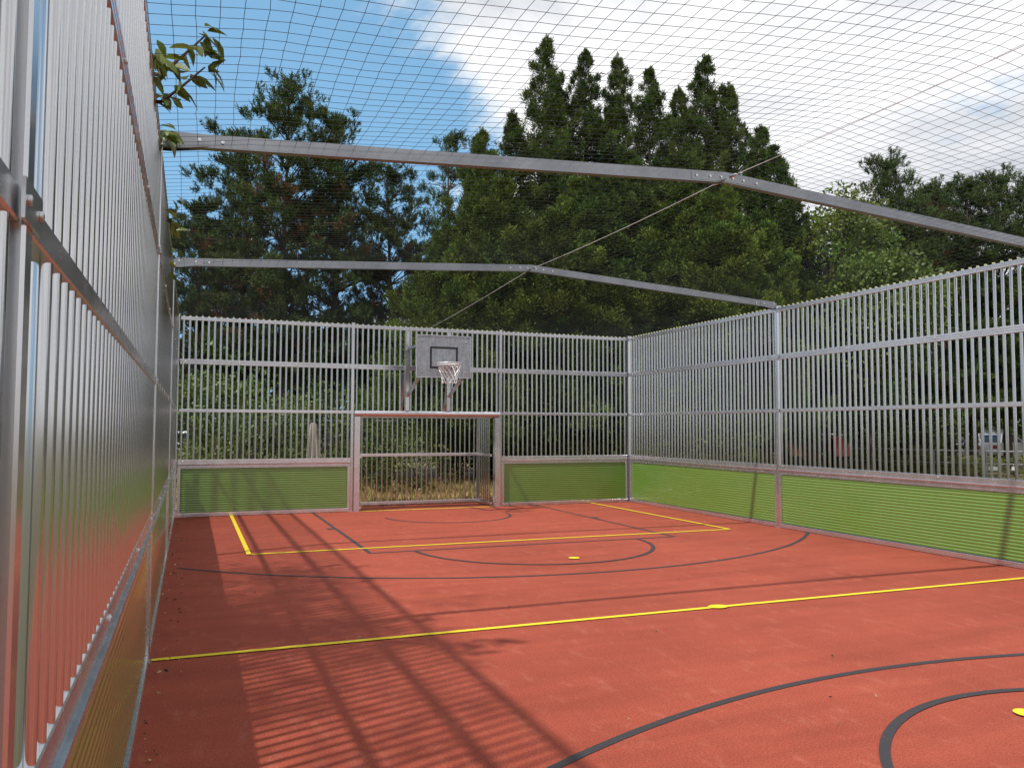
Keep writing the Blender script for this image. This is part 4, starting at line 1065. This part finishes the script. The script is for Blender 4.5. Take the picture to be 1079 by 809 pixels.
# tractor
x, y = at(851, 28.6)
tr = thing('tractor', 'old red and rusty brown tractor with dark tyres behind the right fence', 'tractor', (x, y, 0), R(62)); tr.scale = (1.06, 1.06, 1.06)
def wheel(px_, py_, r, w):
    mb = MB(); mb.lathe([(r*0.55, -w/2), (r*0.93, -w/2), (r, -w/3), (r, w/3), (r*0.93, w/2), (r*0.55, w/2)], 28, (px_, py_, r), 'y')
    for k in range(20):
        a_ = 2*math.pi*k/20; c0 = Vector((px_+r*math.cos(a_), py_, r+r*math.sin(a_)))
        mb.bar(c0+Vector((0, -w/2, 0)), c0+Vector((0, w/2, 0)), 0.05, 0.05, (math.cos(a_), 0, math.sin(a_)))
    wl = mb.build('wheel', M['tyre'], tr)
    mb = MB(); mb.lathe([(r*0.54, -w*0.3), (r*0.5, -w*0.36), (r*0.2, -w*0.2), (r*0.2, w*0.2), (r*0.5, w*0.36), (r*0.54, w*0.3)], 20, (px_, py_, r), 'y'); mb.build('wheel_rim', M['orange'], wl)
for sy in (-1, 1):
    wheel(-0.75, sy*0.72, 0.62, 0.34); wheel(1.05, sy*0.60, 0.36, 0.22)
    mb = MB(); pr = [(-0.75+0.72*math.cos(R(a_)), 0.66+0.72*math.sin(R(a_))) for a_ in range(20, 171, 10)]+[(-0.75+0.67*math.cos(R(a_)), 0.66+0.67*math.sin(R(a_))) for a_ in range(170, 19, -10)]
    mb.prism(pr, sy*0.72-0.2, sy*0.72+0.2, 'y'); mb.build('mudguard', M['red' if sy < 0 else 'orange'], tr)
mb = MB(); mb.prism([(-0.2, 0.62), (1.35, 0.62), (1.42, 0.75), (1.40, 1.12), (1.28, 1.2), (-0.1, 1.28), (-0.22, 1.2)], -0.28, 0.28, 'y'); mb.build('hood', M['rust'], tr, bevel=0.03)
mb = MB(); mb.box(-1.2, 1.2, -0.16, 0.16, 0.42, 0.618); mb.build('chassis', M['black'], tr, bevel=0.02)
mb = MB(); mb.prism([(-1.02, 0.86), (-0.58, 0.86), (-0.58, 0.93), (-0.92, 0.95), (-1.02, 1.28), (-1.10, 1.28)], -0.24, 0.24, 'y'); mb.build('seat', M['black'], tr, bevel=0.02)
mb = MB(); mb.tube([(-0.2, 0, 1.2), (-0.42, 0, 1.38)], 0.02, 8); c = [(-0.42-0.09*math.sin(t_)*0.5, 0.19*math.cos(t_), 1.38+0.17*math.sin(t_)*0.4) for t_ in [2*math.pi*k/20 for k in range(21)]]; mb.tube(c, 0.014, 6, cap=False); mb.build('steering_wheel', M['black'], tr)
mb = MB(); mb.tube([(0.7, -0.12, 1.22), (0.7, -0.12, 1.52)], 0.03, 8); mb.build('exhaust_pipe', M['rust'], tr)

# white slatted shed
x, y = at(1052, 56.0)
sh = thing('slatted_shed', 'white shed with horizontal boards behind the parked cars at right', 'shed', (x, y, 0), R(-22)); sh.scale = (1, 1, 0.84)
mb = MB(); pr = []
for k in range(9):
    pr += [(-0.75, 0.0+0.235*k), (-0.78, 0.02+0.235*k), (-0.75, 0.225+0.235*k)]
pr += [(0.75, 2.115), (0.75, 0.0)]
mb.prism(pr, -0.75, 0.75); mb.build('wall', M['shed'], sh)
mb = MB(); mb.prism([(-0.88, 2.118), (0.88, 2.118), (0.88, 2.16), (0, 2.26), (-0.88, 2.16)], -0.85, 0.85); mb.build('roof', M['tube'], sh)
mb = MB(); mb.box(-0.3, 0.35, -0.80, -0.783, 0.05, 1.9); mb.build('door', M['white'], sh)

# pale stones at the far left corner
for px, D_, sx_, lab in ((187, 30.0, 1.0, 'pale stone block on the ground beside the left corner'), (199, 27.5, 1.5, 'long pale kerb stone under the white car')):
    x, y = at(px, D_); mb = MB(); mb.box(-0.35*sx_, 0.35*sx_, -0.2, 0.2, -0.05, 0.55 if sx_ == 1.0 else 0.16)
    o = mb.build('stone_block', M['stone'], None, bevel=0.05, loc=(x, y, 0), rot=(0, 0, R(-20))); tag(o, lab, 'stone', 'pale stones')

# ------------------------------------------------------------------ render settings
S.render.engine = 'CYCLES'
S.cycles.use_denoising = True
try: S.cycles.denoiser = 'OPENIMAGEDENOISE'
except Exception: pass
S.cycles.max_bounces = 8; S.cycles.diffuse_bounces = 3; S.cycles.glossy_bounces = 5; S.cycles.transparent_max_bounces = 8
S.cycles.caustics_reflective = False; S.cycles.caustics_refractive = False
S.view_settings.view_transform = 'Standard'; S.view_settings.look = 'None'
S.view_settings.exposure = 0.0; S.view_settings.gamma = 1.0
S.render.film_transparent = False
